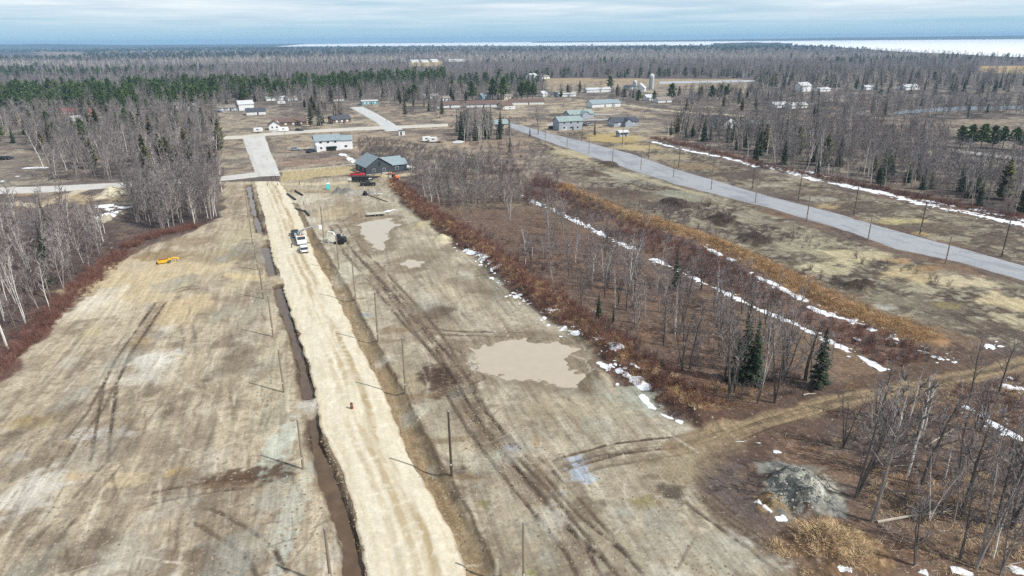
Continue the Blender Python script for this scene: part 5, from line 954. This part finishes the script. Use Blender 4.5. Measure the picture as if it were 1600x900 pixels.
def excavator(base, rz, paint_, boomm, label, s=1.0):
    o = thing('excavator', base, rz, label, 'excavator')
    for sy in (-1, 1):
        t = Mesh(); t.prism([(-1.3, .3), (-1.1, .62), (1.1, .62), (1.3, .3), (1.1, 0), (-1.1, 0)], sy*.95-.22, sy*.95+.22); part('track', t, M_rub, o)
    part('house', boxm(((-.35, 0, 1.15), (2.0, 1.8, .9), 0, 0, .94)), paint_, o); c = Mesh(); c.prism([(-.3, 1.0), (-.3, 2.35), (.55, 2.35), (.85, 1.5), (.85, 1.0)], .02, .88); part('cab', c, M_glass, o); part('cab_roof', boxm(((.12, .45, 2.38), (.95, .92, .07))), paint_, o)
    b = Mesh(); b.tube([Vector((.7, -.2, 1.1)), Vector((1.7, -.2, 2.7)), Vector((3.0, -.2, 2.9))], [.2, .2, .15], 4); part('boom', b, boomm, o); b = Mesh(); b.tube([Vector((3.0, -.2, 2.95)), Vector((3.6, -.2, .9))], [.15, .12], 4); part('arm', b, boomm, o)
    b = Mesh(); b.prism([(3.5, .95), (3.2, .2), (3.6, .05), (3.95, .35), (3.8, .9)], -.6, .2); part('bucket', b, M_steel, o); o.scale = (s, s, s)
excavator((532,380), math.pi*.97, M_black, M_white, 'black excavator with a white arm beside the row of poles', 1.05)
excavator((617,281), 2.6, M_orange, M_orange, 'orange excavator at the edge of the brush beyond the yard', .95)
excavator((571,305), 1.2, M_black, M_black, 'small black machine by the grey gravel heaps', .62)
def scraper():
    o = thing('box_scraper', (262,410), .42, 'yellow box scraper left on the muddy end of the cleared lot', 'scraper')
    b = Mesh(); b.prism([(-3.2, .5), (-3.0, 1.25), (.6, 1.35), (.9, .9), (.8, .35), (-2.8, .25)], -1.1, 1.1); part('hopper', b, M_yel, o); part('hopper_floor', boxm(((-1.2, 0, 1.32), (3.2, 1.7, .05))), mat('rusty steel', lin((150,96,40), .8), .9), o)
    b = Mesh(); b.tube([Vector((.7, 0, .9)), Vector((2.0, 0, 1.5)), Vector((3.5, 0, 1.2))], [.3, .28, .22], 6); part('gooseneck', b, M_yel, o); part('blade', boxm(((-3.3, 0, .25), (.5, 2.4, .5))), M_black, o); part('hitch', boxm(((3.55, 0, 1.1), (.6, .9, .4))), M_yel, o)
    for s_ in (-1, 1): wheel(o, .55, s_*1.2, .5, .35)
    part('support', boxm(((2.6, 0, .55), (.2, .3, 1.1))), M_yel, o); o.scale = (.68, .68, .68)
scraper()
def trailer_dump():
    o = thing('dump_trailer', (563,284), .03, 'black dump trailer standing before the red pickup', 'trailer')
    part('box', boxm(((0, 0, 1.35), (6.0, 2.3, 1.6))), M_black, o); part('load', boxm(((0, 0, 2.13), (5.7, 2.0, .06))), mat('dark soil load', (.05,.045,.04), .95), o); part('side_rib', boxm(*[((-2.5+k, -1.17, 1.35), (.1, .06, 1.5)) for k in range(6)]), mat('dark grey steel', (.05,.05,.055), .5), o)
    for xw in (-.6, .5):
        for s_ in (-1, 1): wheel(o, xw, s_*1.2, .4, .25)
    b = Mesh(); b.tube([Vector((3, 0, .6)), Vector((4.4, 0, .5))], [.08, .08], 6); part('drawbar', b, M_black, o); part('jack', boxm(((4.3, 0, .28), (.12, .12, .56))), M_steel, o); part('tail_light', boxm(((-3.02, -.9, .8), (.04, .3, .15)), ((-3.02, .9, .8), (.04, .3, .15))), M_redl, o)
trailer_dump()
def utility_trailer(base, rz, label, deck, L=5.5):
    o = thing('flat_trailer', base, rz, label, 'trailer'); part('deck', boxm(((0, 0, .72), (L, 2.3, .16))), deck, o); part('frame', boxm(((0, .8, .56), (L-.2, .12, .15)), ((0, -.8, .56), (L-.2, .12, .15))), M_black, o)
    for xw in (-.5, .45):
        for s_ in (-1, 1): wheel(o, xw, s_*1.0, .34, .22)
    b = Mesh(); b.tube([Vector((L/2, 0, .56)), Vector((L/2+1.2, 0, .5))], [.06, .06], 6); part('drawbar', b, M_black, o); part('jack', boxm(((L/2+1.1, 0, .25), (.1, .1, .5))), M_steel, o); return o
utility_trailer((588,337), .32, 'flat trailer with a pale deck beside the muddy puddle', M_conc); utility_trailer((585,281), .1, 'black flat trailer behind the black pickup', M_black, 4.5)
def toilet():
    o = thing('portable_toilet', (513,296), .3, 'turquoise portable toilet with a white roof beside the track', 'portable toilet')
    part('cabin', boxm(((0, 0, 1.08), (1.15, 1.15, 2.05))), M_teal, o); part('door', boxm(((0, -.585, 1.05), (.75, .03, 1.8))), mat('lighter turquoise plastic', (.10,.60,.62), .5), o); r_ = Mesh(); r_.box((0, 0, 2.2), (1.25, 1.25, .22), 0, 0, .6); part('roof', r_, M_white, o); part('skid', boxm(((0, 0, .05), (1.2, 1.2, .1))), M_black, o); v = Mesh(); v.tube([Vector((.4, .4, 2.1)), Vector((.4, .4, 2.6))], [.06, .06], 6); part('vent_pipe', v, M_white, o)
toilet()
M_dred = mat('faded red plastic', (.20,.045,.035), .6, .15, 2)
def barrel(base, label, mt=M_dred, h=1.1):
    o = thing('traffic_barrel', base, 0, label, 'traffic barrel', 'traffic barrels'); b = Mesh(); b.tube([Vector((0, 0, .1)), Vector((0, 0, h*.5)), Vector((0, 0, h))], [.23, .21, .18], 10); part('drum', b, mt, o)
    b = Mesh(); b.tube([Vector((0, 0, .68*h-.05)), Vector((0, 0, .68*h+.05))], [.215, .21], 10); part('grey_band', b, M_steel, o)
    b = Mesh(); b.tube([Vector((0, 0, 0)), Vector((0, 0, .1))], [.34, .32], 8); part('base', b, M_rub, o)
def marker(base, label, h=1.15):
    o = thing('marker_post', base, 0, label, 'marker post', 'dark marker posts at the road mouth'); b = Mesh(); b.tube([Vector((0, 0, .06)), Vector((0, 0, h))], [.12, .09], 8); part('post', b, M_black, o)
    b = Mesh(); b.tube([Vector((0, 0, h*.8)), Vector((0, 0, h*.93))], [.115, .108], 8); part('band', b, M_dred, o); b = Mesh(); b.tube([Vector((0, 0, 0)), Vector((0, 0, .07))], [.3, .28], 8); part('base', b, M_rub, o)
barrel((550,640), 'red traffic barrel alone in the middle of the sandy road'); marker((456,388), 'marker post left of the white wagon on the sandy road')
for b, l in [((418,291),'dark post at the left of the road mouth'),((434,290),'dark post in the middle of the road mouth by the dark heap'),((468,288),'dark post on the pale lane right of the road mouth'),((424,280),'left dark post of the pair at the street crossing'),((431,279),'right dark post of the pair at the street crossing'),((475,320),'dark post in the orange patch above the culvert pipes')]: marker(b, l)
def culvert(a, b, label, r=.3):
    A = Vector((*at(*a), 0)); B = Vector((*at(*b), 0)); A.z = hz(A.x, A.y)+r; B.z = hz(B.x, B.y)+r; M = Mesh(); M.tube([A, A.lerp(B, .5), B], [r, r, r], 10); o = link('culvert_pipe', M.mesh('culvert_pipe', M_pipe)); tag(o, label, 'culvert pipe', 'culvert pipes by the road')
    M = Mesh(); d = (B-A).normalized()
    for k in range(5): q = A.lerp(B, (k+.5)/5); M.tube([q-d*.06, q+d*.06], [r*1.1, r*1.1], 10)
    link('ridge', M.mesh('ridge', M_pipe), o)
culvert((461,299), (473,306), 'black culvert pipe lying on the pale pad, uppermost'); culvert((449,304), (462,313), 'black culvert pipe along the road edge below the heap'); culvert((460,325), (476,332), 'black culvert pipe nearest the bucket truck'); culvert((477,331), (483,338), 'short black pipe end in the right ditch'); culvert((575,305), (606,316), 'thin dark pipe by the yard snow', .12)
for k, (b, l) in enumerate([((485,320),'survey stake on the pale pad'),((424,600),'blue topped survey stake by the small gravel heap'),((425,628),'survey stake left of the gravel crossing'),((442,725),'survey stake left of the pole by the ditch'),((450,755),'survey stake below the pole by the ditch'),((723,722),'survey stake right of the tall dark pole'),((743,770),'survey stake on the flat ground by the ruts'),((402,478),'survey stake on the left lot edge'),((745,748),'low pale cap in the ground by the tall dark pole')]):
    o = thing('survey_stake', b, 0, l, 'survey stake', 'survey stakes on the lots'); part('stake', boxm(((0, 0, .45), (.07, .05, .9))), M_pole, o); part('painted_top', boxm(((0, 0, .93), (.10, .08, .22))), mat('pale blue paint', (.35,.55,.62), .6), o)
# fallen log and branches on the ground
def log(a, b, r, label, material, name='fallen_log', branches=0):
    A = Vector((*at(*a), 0)); B = Vector((*at(*b), 0)); A.z = hz(A.x, A.y)+r*.8; B.z = hz(B.x, B.y)+r*1.2; o = empty(name, (A.x, A.y, A.z), 0, label, 'log' if name == 'fallen_log' else 'branch'); d = B-A; M = Mesh(); M.tube([Vector(), d*.35+Vector((.1, .1, .05)), d*.7, d], [r, r*.85, r*.6, r*.3], 7); part('trunk', M, material, o)
    if branches:
        M = Mesh()
        for k in range(branches): q = d*rnd.uniform(.55, 1); e = (d.normalized()+rv(.7)+Vector((0, 0, .3))).normalized(); L = rnd.uniform(1, 2.4); M.tube([q, q+e*L*.5, q+e*L+Vector((0, 0, .2))], [.05, .035, .012], 4)
        part('branches', M, material, o)
M_log = mat('bleached dead wood', lin((186,174,160), .8), .9, .2, 1)
log((1370,817), (1490,800), .17, 'bleached fallen log with its branches on the foreground woods floor', M_log, branches=12); log((1375,757), (1405,776), .08, 'short bleached branch left of the fallen log', M_log, 'fallen_branch', 3); log((1255,618), (1275,616), .14, 'short pale log in front of the bushy spruce', M_log); log((1570,887), (1600,878), .07, 'pale stick at the bottom right corner', M_log, 'fallen_branch'); log((1445,700), (1490,672), .10, 'pale branch under the leaning birches', M_log, 'fallen_branch', 3); log((1395,730), (1440,728), .07, 'thin pale branch behind the leaning birches', M_log, 'fallen_branch'); log((303,354), (342,345), .12, 'dark branch lying at the foot of the bright forked birch', M_dbark, 'fallen_branch', 5)
for k, (a, b, l) in enumerate([((128,832),(131,843),'short pale stick on the left lot'),((127,868),(132,860),'pale stick below the short one on the left lot'),((100,898),(180,872),'long thin pale stick at the bottom left'),((185,875),(230,862),'thin pale stick in line with the long one'),((158,853),(168,847),'small pale splinter on the left lot')]): log(a, b, .03, l, M_log, 'loose_stick')

# ------------------------------------------------------------------ buildings
RF = {k: mat(k, lin(c, .8), .9, .12, .7) for k, c in {'blue grey shingles': (148,162,168), 'dark shingles': (84,88,98), 'brown shingles': (118,98,92), 'green grey shingles': (152,168,166), 'pale metal roof': (206,208,210), 'red metal roof': (170,88,74), 'tan shingles': (150,142,134)}.items()}
WL = {k: mat(k, lin(c, .85), .8, .06, .8) for k, c in {'charcoal siding': (74,80,86), 'white siding': (232,234,236), 'grey siding': (168,176,186), 'tan siding': (190,178,158), 'blue siding': (128,160,172), 'brown siding': (130,108,92), 'red siding': (168,84,70), 'teal siding': (112,168,176)}.items()}
M_door = mat('dark door', (.06,.06,.07), .6); M_trim = mat('white trim', (.75,.75,.74), .6); M_gdoor = mat('garage door', (.52,.53,.54), .6); M_brick = mat('chimney brick', (.20,.11,.08), .9, .2, 3)
def gable(o, L, Wd, hw, rise, wall, roof, ov=.45, at_=(0, 0), turn=0.0, pn='wall', rn='roof', z0=0.0):
    """gabled block, ridge along local x; turned and shifted inside its house"""
    def tf(M):
        c, s_ = math.cos(turn), math.sin(turn)
        for v in M.v: v.x, v.y = at_[0]+v.x*c-v.y*s_, at_[1]+v.x*s_+v.y*c
        return M
    a, b = L/2, Wd/2; M = Mesh(); k = [Vector((-a, -b, z0-.4)), Vector((a, -b, z0-.4)), Vector((a, b, z0-.4)), Vector((-a, b, z0-.4)), Vector((-a, -b, z0+hw)), Vector((a, -b, z0+hw)), Vector((a, b, z0+hw)), Vector((-a, b, z0+hw)), Vector((-a, 0, z0+hw+rise)), Vector((a, 0, z0+hw+rise))]
    M.v = k; M.f = [(0, 1, 5, 4), (2, 3, 7, 6), (1, 2, 6, 9, 5), (3, 0, 4, 8, 7), (4, 5, 9, 8), (6, 7, 8, 9)]; M.m = [0]*6; part(pn, tf(M), wall, o)
    M = Mesh(); sl = rise/b; ax = a+ov; by = b+ov
    for s_ in (-1, 1):
        P = [Vector((-ax, s_*by, z0+hw-ov*sl+.03)), Vector((ax, s_*by, z0+hw-ov*sl+.03)), Vector((ax, 0, z0+hw+rise+.03)), Vector((-ax, 0, z0+hw+rise+.03))]; n = len(M.v); M.v += P+[p+Vector((0, 0, .18)) for p in P]
        for f in ((0, 1, 2, 3), (4, 5, 6, 7), (0, 1, 5, 4), (1, 2, 6, 5), (2, 3, 7, 6), (3, 0, 4, 7)): M.f.append(tuple(n+i for i in f)); M.m.append(0)
    part(rn, tf(M), roof, o); return tf
def opening(o, tf, pos, size, face, name='window', pane=M_glass, frame=M_trim, detail=True):
    """face: 'f','b' long walls, 'l','r' gable ends; pos = (along, height), measured on that wall whose plane is given as third item"""
    (u, z_), (w_, h) = pos[:2], size; q = pos[2]
    dims = {'f': ((u, -q-.03, z_), (w_, .07, h)), 'b': ((u, q+.03, z_), (w_, .07, h)), 'l': ((-q-.03, u, z_), (.07, w_, h)), 'r': ((q+.03, u, z_), (.07, w_, h))}[face]
    f = part(name, tf(boxm(dims)), frame if name == 'window' else pane, o)
    if name == 'window' and detail:
        c, d = dims; off = {'f': (0, -.03, 0), 'b': (0, .03, 0), 'l': (-.03, 0, 0), 'r': (.03, 0, 0)}[face]; d2 = tuple(v-.16 if v > .2 else v for v in d); part('pane', tf(boxm((tuple(c[i]+off[i] for i in range(3)), d2))), pane, f)
    return f
def house(base, dirpx, L, Wd, hw, rise, wall, roof, label, wings=(), nwin=3, door=True, chim=True, garage=None, name='house', cat='house', gwin=True, rows=1, group=None):
    A, B = at(*dirpx[0]), at(*dirpx[1]); rz = math.atan2(B[1]-A[1], B[0]-A[0]); o = thing(name, base, rz, label, cat, group)
    tf = gable(o, L, Wd, hw, rise, WL[wall], RF[roof]); near = at(*base)[1] < 420
    for r_ in range(rows):
        for f in ('f', 'b'):
            for k in range(nwin): opening(o, tf, ((k+.5)/nwin*L*.86-L*.43, 1.6+2.7*r_, Wd/2), (1.3, 1.15), f, detail=near)
    if gwin:
        for f in ('l', 'r'): opening(o, tf, (-Wd*.2, 1.6+2.7*(rows-1), L/2), (1.1, 1.15), f, detail=near); opening(o, tf, (Wd*.2, 1.6, L/2), (1.1, 1.15), f, detail=near)
    if door: opening(o, tf, (L*.02+.9, 1.05, Wd/2), (.95, 2.05), 'f', 'door', M_door)
    if garage: opening(o, tf, (garage, 1.2, Wd/2), (2.8, 2.3), 'f', 'garage_door', M_gdoor)
    part('foundation', boxm(((0, 0, .05), (L+.1, Wd+.1, .5))), M_conc, o)
    if chim: part('chimney', boxm(((L*.2, .6, hw+rise+.2), (.6, .6, 1.5))), M_brick, o)
    for (dx, dy, tn, l2, w2, h2, r2) in wings:
        t2 = gable(o, l2, w2, h2, r2, WL[wall], RF[roof], .4, (dx, dy), tn, 'wing_wall', 'wing_roof'); opening(o, t2, (0, 1.5, l2/2), (1.6, 1.2), 'r', detail=near); opening(o, t2, (0, 1.5, w2/2), (1.4, 1.1), 'f', detail=near)
    return o
# dark house: ridge runs away from the camera to the left, wings to the right
h = house((584,268), ((566,262),(588,272)), 13, 10.5, 3.2, 3.4, 'charcoal siding', 'blue grey shingles', 'dark grey house with blue grey roofs and a gable towards the lot', wings=((2.6, 7.8, math.pi/2, 8.5, 6.5, 2.9, 1.7), (-4.4, 8.2, math.pi/2, 9.5, 5.5, 3.0, 1.5)), nwin=2, chim=False)
part('deck', boxm(((3.0, 13.5, 1.1), (6, 3.2, .15)), ((.2, 14.9, .5), (.15, .15, 1.2)), ((5.8, 14.9, .5), (.15, .15, 1.2))), M_trim, h); part('gable_window', boxm(((6.56, .3, 4.0), (.08, .9, 1.4))), M_glass, h); part('roof_vent', boxm(*[((-4+k*1.6, .9, 6.45), (.3, .3, .35)) for k in range(4)]), M_black, h); part('step_stone', boxm(((7.3, 2.0, .3), (.9, 2.2, .6))), M_conc, h)
h = house((512,234), ((488,234),(536,231)), 12, 8, 5.0, 2.2, 'white siding', 'blue grey shingles', 'white two storey house with blue grey roof and dark garage', wings=((8.6, 1.4, 0, 6.5, 6.5, 4.4, 1.8),), nwin=3, rows=2, chim=True); part('car_port', boxm(((1.2, -4.05, 1.1), (4.6, .12, 2.1))), M_black, h); part('porch_wall', boxm(((-4.9, -4.9, 1.6), (1.6, 1.8, 3.2))), WL['white siding'], h)
H_ = [((429,202),((425,200),(428,207)),8,6.5,2.8,2.2,'white siding','brown shingles','small white gabled garage beside the long brown house',{}), ((458,196),((436,197),(478,195)),16,9,2.7,2.0,'brown siding','brown shingles','long low brown roofed house with a porch among the trees',{}),
      ((400,179),((390,179),(412,178)),13,9,2.6,2.0,'white siding','dark shingles','dark roofed bungalow below the white two storey house',{}), ((384,172),((376,172),(394,171)),11,8,4.8,2.4,'white siding','pale metal roof','white two storey house with a pale roof at the wood edge',dict(rows=2)), ((358,173),((346,173),(372,172)),16,8,2.6,1.8,'grey siding','tan shingles','grey bungalow left of the white two storey house',{}),
      ((531,192),((518,192),(546,190)),12,9,2.7,2.2,'brown siding','dark shingles','house with a black hipped looking roof by the village street',{}), ((577,163),((566,163),(590,162)),13,7,2.8,.6,'teal siding','pale metal roof','teal flat roofed shed at the head of the village lane',dict(chim=False,nwin=4)),
      ((699,168),((685,168),(712,167)),18,9,2.5,2.2,'white siding','brown shingles','brown roofed bungalow right of the pointed spruce',{}), ((752,167),((730,167),(772,166)),24,9,2.5,2.2,'white siding','brown shingles','widest brown roofed bungalow in the village row',dict(nwin=5)), ((789,170),((782,170),(798,169)),9,9,2.6,2.2,'tan siding','brown shingles','small brown roofed house with a dark garage in the village row',{}), ((822,163),((800,163),(850,162)),28,9,2.4,2.0,'white siding','brown shingles','long brown roofed bungalow behind the white box trailer',dict(nwin=6)),
      ((757,155),((750,155),(765,154)),9,7,2.7,2.4,'blue siding','blue grey shingles','small blue grey house between the village pines',{}), ((795,155),((784,155),(806,154)),14,8,2.6,1.8,'tan siding','tan shingles','tan bungalow behind the brown roofed row',{}), ((663,153),((657,153),(670,152)),9,6,2.4,1.2,'white siding','pale metal roof','left white shed of the cluttered yard',dict(chim=False)), ((676,154),((669,154),(684,153)),10,6,2.6,1.4,'white siding','pale metal roof','middle white shed of the cluttered yard',dict(chim=False)), ((690,158),((682,158),(700,157)),13,7,2.5,1.6,'grey siding','tan shingles','grey roofed house at the right of the cluttered yard',{}),
      ((885,151),((872,151),(898,150)),17,5,2.6,.6,'white siding','pale metal roof','white flat roofed trailer home in the farm village',dict(chim=False,nwin=4)), ((848,151),((843,151),(854,150)),6,6,2.8,2.0,'white siding','pale metal roof','little white house left of the trailer home',dict(chim=False)), ((866,151),((861,151),(871,151)),6,5,2.4,1.5,'grey siding','dark shingles','small dark shed left of the trailer home',dict(chim=False)), ((933,144),((918,144),(948,143)),26,8,2.8,1.4,'white siding','pale metal roof','long white barn in the farm field',dict(chim=False,nwin=5)),
      ((1000,143),((995,144),(1003,139)),14,10,3.6,4.2,'white siding','pale metal roof','white farm barn with a steep roof beside the silo',dict(chim=False,name='barn',cat='barn')), ((984,140),((978,140),(990,139)),11,7,3.0,1.8,'grey siding','dark shingles','low dark shed left of the white farm barn',dict(chim=False)), ((1012,157),((1006,157),(1018,156)),8,6,2.6,2.2,'white siding','pale metal roof','small white shed right of the yellow green pine',dict(chim=False)), ((1035,160),((1025,160),(1045,159)),13,7,2.4,2.0,'white siding','tan shingles','low farmhouse with grey roof by the farm lane',{}), ((1083,154),((1078,154),(1090,153)),9,7,2.6,2.0,'white siding','dark shingles','white house half hidden left of the wide pine group',{}),
      ((887,202),((868,202),(904,200)),15,9,5.2,2.2,'grey siding','green grey shingles','two storey house with grey siding on the grey road corner',dict(rows=2,garage=-4)), ((904,184),((876,184),(928,181)),18,9,2.8,2.2,'grey siding','green grey shingles','low grey house with a front gable behind the two storey house',dict(wings=((1.5,-4.5,math.pi/2,7,6,2.8,2.0),))), ((938,167),((918,167),(958,165)),20,10,2.9,2.4,'white siding','blue grey shingles','large blue grey roofed house beyond the low grey house',dict(wings=((11,-1,0,8,8,2.9,2.0),),nwin=4)), ((973,196),((955,196),(996,194)),16,9,2.7,2.2,'grey siding','dark shingles','dark roofed house with a white front gable on its lawn',dict(wings=((.5,-4.6,math.pi/2,6,5,2.7,1.9),))), ((1128,199),((1113,197),(1138,201)),15,11,3.0,3.4,'white siding','dark shingles','dark roofed house with a white gable among the right hand woods',{}), ((1186,200),((1176,200),(1200,199)),13,9,2.7,1.8,'grey siding','green grey shingles','green grey roofed house at the edge of the right hand woods',{}), ((972,213),((966,213),(980,212)),5.5,4,2.3,.8,'grey siding','pale metal roof','small grey garden shed on the edge of the lawn',dict(chim=False)), ((771,200),((755,200),(790,198)),16,9,2.7,2.0,'tan siding','green grey shingles','green roofed house hidden behind the tall birch clump',{}),
      ((107,180),((101,180),(114,179)),8,6,2.8,2.0,'red siding','red metal roof','left red cabin in the left hand woods',dict(chim=False)), ((131,181),((122,181),(141,180)),11,7,2.8,2.2,'red siding','red metal roof','right red roofed house in the left hand woods',{}), ((275,170),((270,170),(282,169)),7,6,2.6,2.2,'white siding','tan shingles','little white house left of the dark cedar',{}), ((303,173),((299,174),(306,170)),8,7,3.0,2.2,'white siding','pale metal roof','white garage right of the dark cedar',dict(chim=False)), ((118,189),((114,189),(124,188)),7,5,2.2,1.2,'white siding','pale metal roof','white shed below the red houses',dict(chim=False)),
      ((1253,143),((1246,143),(1261,142)),14,9,5.5,3.0,'white siding','pale metal roof','tall white barn in the right hand distance',dict(chim=False,name='barn',cat='barn')), ((1284,143),((1276,143),(1294,142)),14,8,2.4,1.4,'white siding','pale metal roof','low white shed right of the tall distant barn',dict(chim=False)), ((1354,140),((1347,140),(1362,139)),13,8,2.6,1.6,'white siding','pale metal roof','white roofed shed in the far right hand woods',dict(chim=False)), ((1419,140),((1408,140),(1431,139)),18,10,3.0,2.0,'white siding','pale metal roof','wider white roofed barn in the far right hand woods',dict(chim=False,name='barn',cat='barn')), ((1215,168),((1208,168),(1224,167)),13,7,2.4,1.6,'white siding','pale metal roof','white shed beside the pale right hand woods',dict(chim=False)), ((1243,169),((1234,169),(1254,168)),15,7,2.4,1.6,'white siding','pale metal roof','long white shed right of its smaller neighbour',dict(chim=False)), ((1590,176),((1585,176),(1597,175)),12,7,2.6,1.6,'grey siding','tan shingles','grey shed beyond the stream at the right edge',dict(chim=False)) if False else None,
      ((647,97.5),((641,97.5),(654,97)),24,12,3.6,2.2,'white siding','pale metal roof','leftmost white farm building in the far clearing',dict(chim=False,nwin=4)), ((662,97.5),((655,97.5),(668,97)),20,12,3.6,2.2,'white siding','pale metal roof','second white farm building in the far clearing',dict(chim=False,nwin=3)), ((677,97),((671,97),(684,96.5)),20,12,4.0,2.6,'white siding','pale metal roof','third white farm building in the far clearing',dict(chim=False,nwin=3)), ((712,96),((702,96),(723,95.5)),40,14,3.4,2.0,'white siding','pale metal roof','long white farm building right of the far clearing',dict(chim=False,nwin=5)), ((831,124),((825,124),(838,123)),13,10,5,2.4,'white siding','pale metal roof','white farmhouse before the far woods',dict(rows=2)), ((849,123),((844,123),(857,122)),16,9,2.6,1.8,'white siding','tan shingles','low white house right of the far farmhouse',{}), ((430,157),((420,157),(440,156)),17,6,2.5,1.0,'white siding','pale metal roof','white trailer home in the woods behind the long brown house',dict(chim=False,nwin=4)), ((455,157),((448,157),(462,156)),9,6,2.5,1.4,'white siding','tan shingles','little white cottage right of the woodland trailer home',dict(chim=False)), ((525,158),((517,158),(534,157)),12,7,2.5,1.6,'white siding','brown shingles','white cottage left of the teal shed',{})]
for q in H_:
    if q: house(*q[:9], **q[9])
def silo(base, top, r, label, dome=True):
    x_, y_ = at(*base); h = top_height(base[0], base[1], top)*.9; o = thing('silo', base, 0, label, 'silo', 'farm silos'); M = Mesh(); M.tube([Vector((0, 0, -.3)), Vector((0, 0, h))], [r, r], 16); part('tower', M, mat('grey silo staves', lin((186,188,188), .8), .8, .1, .5), o)
    M = Mesh(); n = 5; M.tube([Vector((0, 0, h+r*math.sin(k*math.pi/2/n))) for k in range(n+1)], [max(.05, r*math.cos(k*math.pi/2/n)) for k in range(n+1)], 16); part('dome', M, RF['pale metal roof'], o)
    M = Mesh()
    for k in range(8): M.tube([Vector((0, 0, h*(k+.5)/8-.06)), Vector((0, 0, h*(k+.5)/8+.06))], [r*1.015, r*1.015], 16)
    part('hoop', M, M_steel, o); part('ladder_chute', boxm(((r*.3, -r*.98, h/2), (.8, .6, h))), M_dirtyw, o)
silo((1017.5,139), 117, 2.7, 'tall grey silo with a pale dome beside the white barn'); silo((992,139), 127.5, 2.1, 'short dark silo left of the white barn')
def camper(base, rz, L, label):
    o = thing('camper_trailer', base, rz, label, 'trailer', 'white trailers on the lawn'); b = Mesh(); b.prism([(-L/2, .6), (-L/2+.1, 2.6), (L/2-.5, 2.7), (L/2, 1.6), (L/2-.2, .6)], -1.15, 1.15); part('body', b, M_white, o); part('window', boxm(((-.3, -1.16, 1.8), (1.2, .03, .6))), M_glass, o); part('door', boxm(((L*.22, -1.16, 1.5), (.6, .03, 1.6))), M_dirtyw, o)
    for s_ in (-1, 1): wheel(o, -.2, s_*1.05, .33, .2)
    part('jack', boxm(((L/2-.4, 0, .3), (.1, .1, .62)), ((-L/2+.4, 0, .3), (.1, .1, .62))), M_steel, o)
camper((667,221.5), .25, 4.6, 'left white trailer on the village lawn'); camper((677.5,222.5), .1, 4.2, 'right white trailer on the village lawn'); camper((797,172), .1, 8, 'white box trailer in front of the brown bungalows'); camper((690,155), .2, 7, 'white camper in the cluttered village yard'); camper((440,163), .1, 6, 'white camper in the woods behind the long brown house')
camper((454,199), .05, 6.5, 'white camper beside the long brown house') if False else camper((444,206), .3, 5.5, 'white camper on the drive of the white garage'); camper((404,207), .2, 5, 'small white trailer by the side street end')
utility_trailer((686,223), 2.9, 'small rusty trailer right of the white lawn trailers', mat('rusty red steel', lin((150,90,80), .8), .8), 2.6)
def boat():
    o = thing('covered_boat', (716,224.5), .05, 'white covered boat on the grass by the birch clump', 'boat'); b = Mesh(); b.prism([(-2.6, .3), (-2.7, 1.0), (1.6, 1.1), (3.0, 1.15), (1.8, .3)], -.95, .95); part('hull', b, M_white, o); b = Mesh(); b.prism([(-2.5, 1.02), (-1.0, 1.5), (1.0, 1.45), (2.7, 1.14)], -.85, .85); part('cover', b, M_dirtyw, o); part('cradle', boxm(((-1.2, 0, .15), (.2, 1.6, .35)), ((1.0, 0, .15), (.2, 1.6, .35))), M_black, o)
boat()
def kiosk():
    o = thing('roadside_shelter', (628,211), .1, 'small white shelter at the corner of the village lane', 'shelter'); part('wall', boxm(((0, 0, 1.3), (3.2, 2.6, 2.6))), M_white, o); part('door', boxm(((-.3, -1.32, 1.05), (.9, .04, 2.0))), M_door, o); part('side_opening', boxm(((-1.62, 0, 1.4), (.04, 2.2, 2.0))), M_black, o); part('roof', boxm(((0, 0, 2.68), (3.7, 3.1, .15))), RF['brown shingles'], o)
kiosk()
def fence(a, b, n, label):
    A = Vector((*at(*a), 0)); B = Vector((*at(*b), 0)); o = empty('rail_fence', (A.x, A.y, .0), math.atan2(B.y-A.y, B.x-A.x), label, 'fence'); L = (B-A).length
    for k in range(n+1): part('post', boxm(((L*k/n, 0, .7), (.16, .16, 1.5))), M_pole2, o)
    for zz in (.55, 1.1): part('rail', boxm(((L/2, -.1, zz), (L, .05, .12))), M_pole2, o)
fence((975,171), (1010,177), 12, 'dark rail fence along the farm lane')
# ------------------------------------------------------------------ haze
def haze():
    m = bpy.data.materials.new('thin air haze'); m.use_nodes = True; t = m.node_tree; t.nodes.clear()
    v = N(t, 'ShaderNodeVolumePrincipled'); v.inputs['Color'].default_value = (.42, .68, .98, 1); v.inputs['Density'].default_value = HAZE; v.inputs['Anisotropy'].default_value = 0.0
    o = N(t, 'ShaderNodeOutputMaterial'); t.links.new(v.outputs[0], o.inputs['Volume'])
    x0, x1, y0, y1, z0, z1 = -21500, 21500, -600, 14500, -3, 75
    V = [(a, b, c) for c in (z0, z1) for b in (y0, y1) for a in (x0, x1)]; F = [(0, 2, 3, 1), (4, 5, 7, 6), (0, 1, 5, 4), (2, 6, 7, 3), (0, 4, 6, 2), (1, 3, 7, 5)]
    me = bpy.data.meshes.new('haze'); me.from_pydata(V, [], F); me.materials.append(m); tag(link('haze', me), kind='stuff')
HAZE = 1.05e-4
haze()
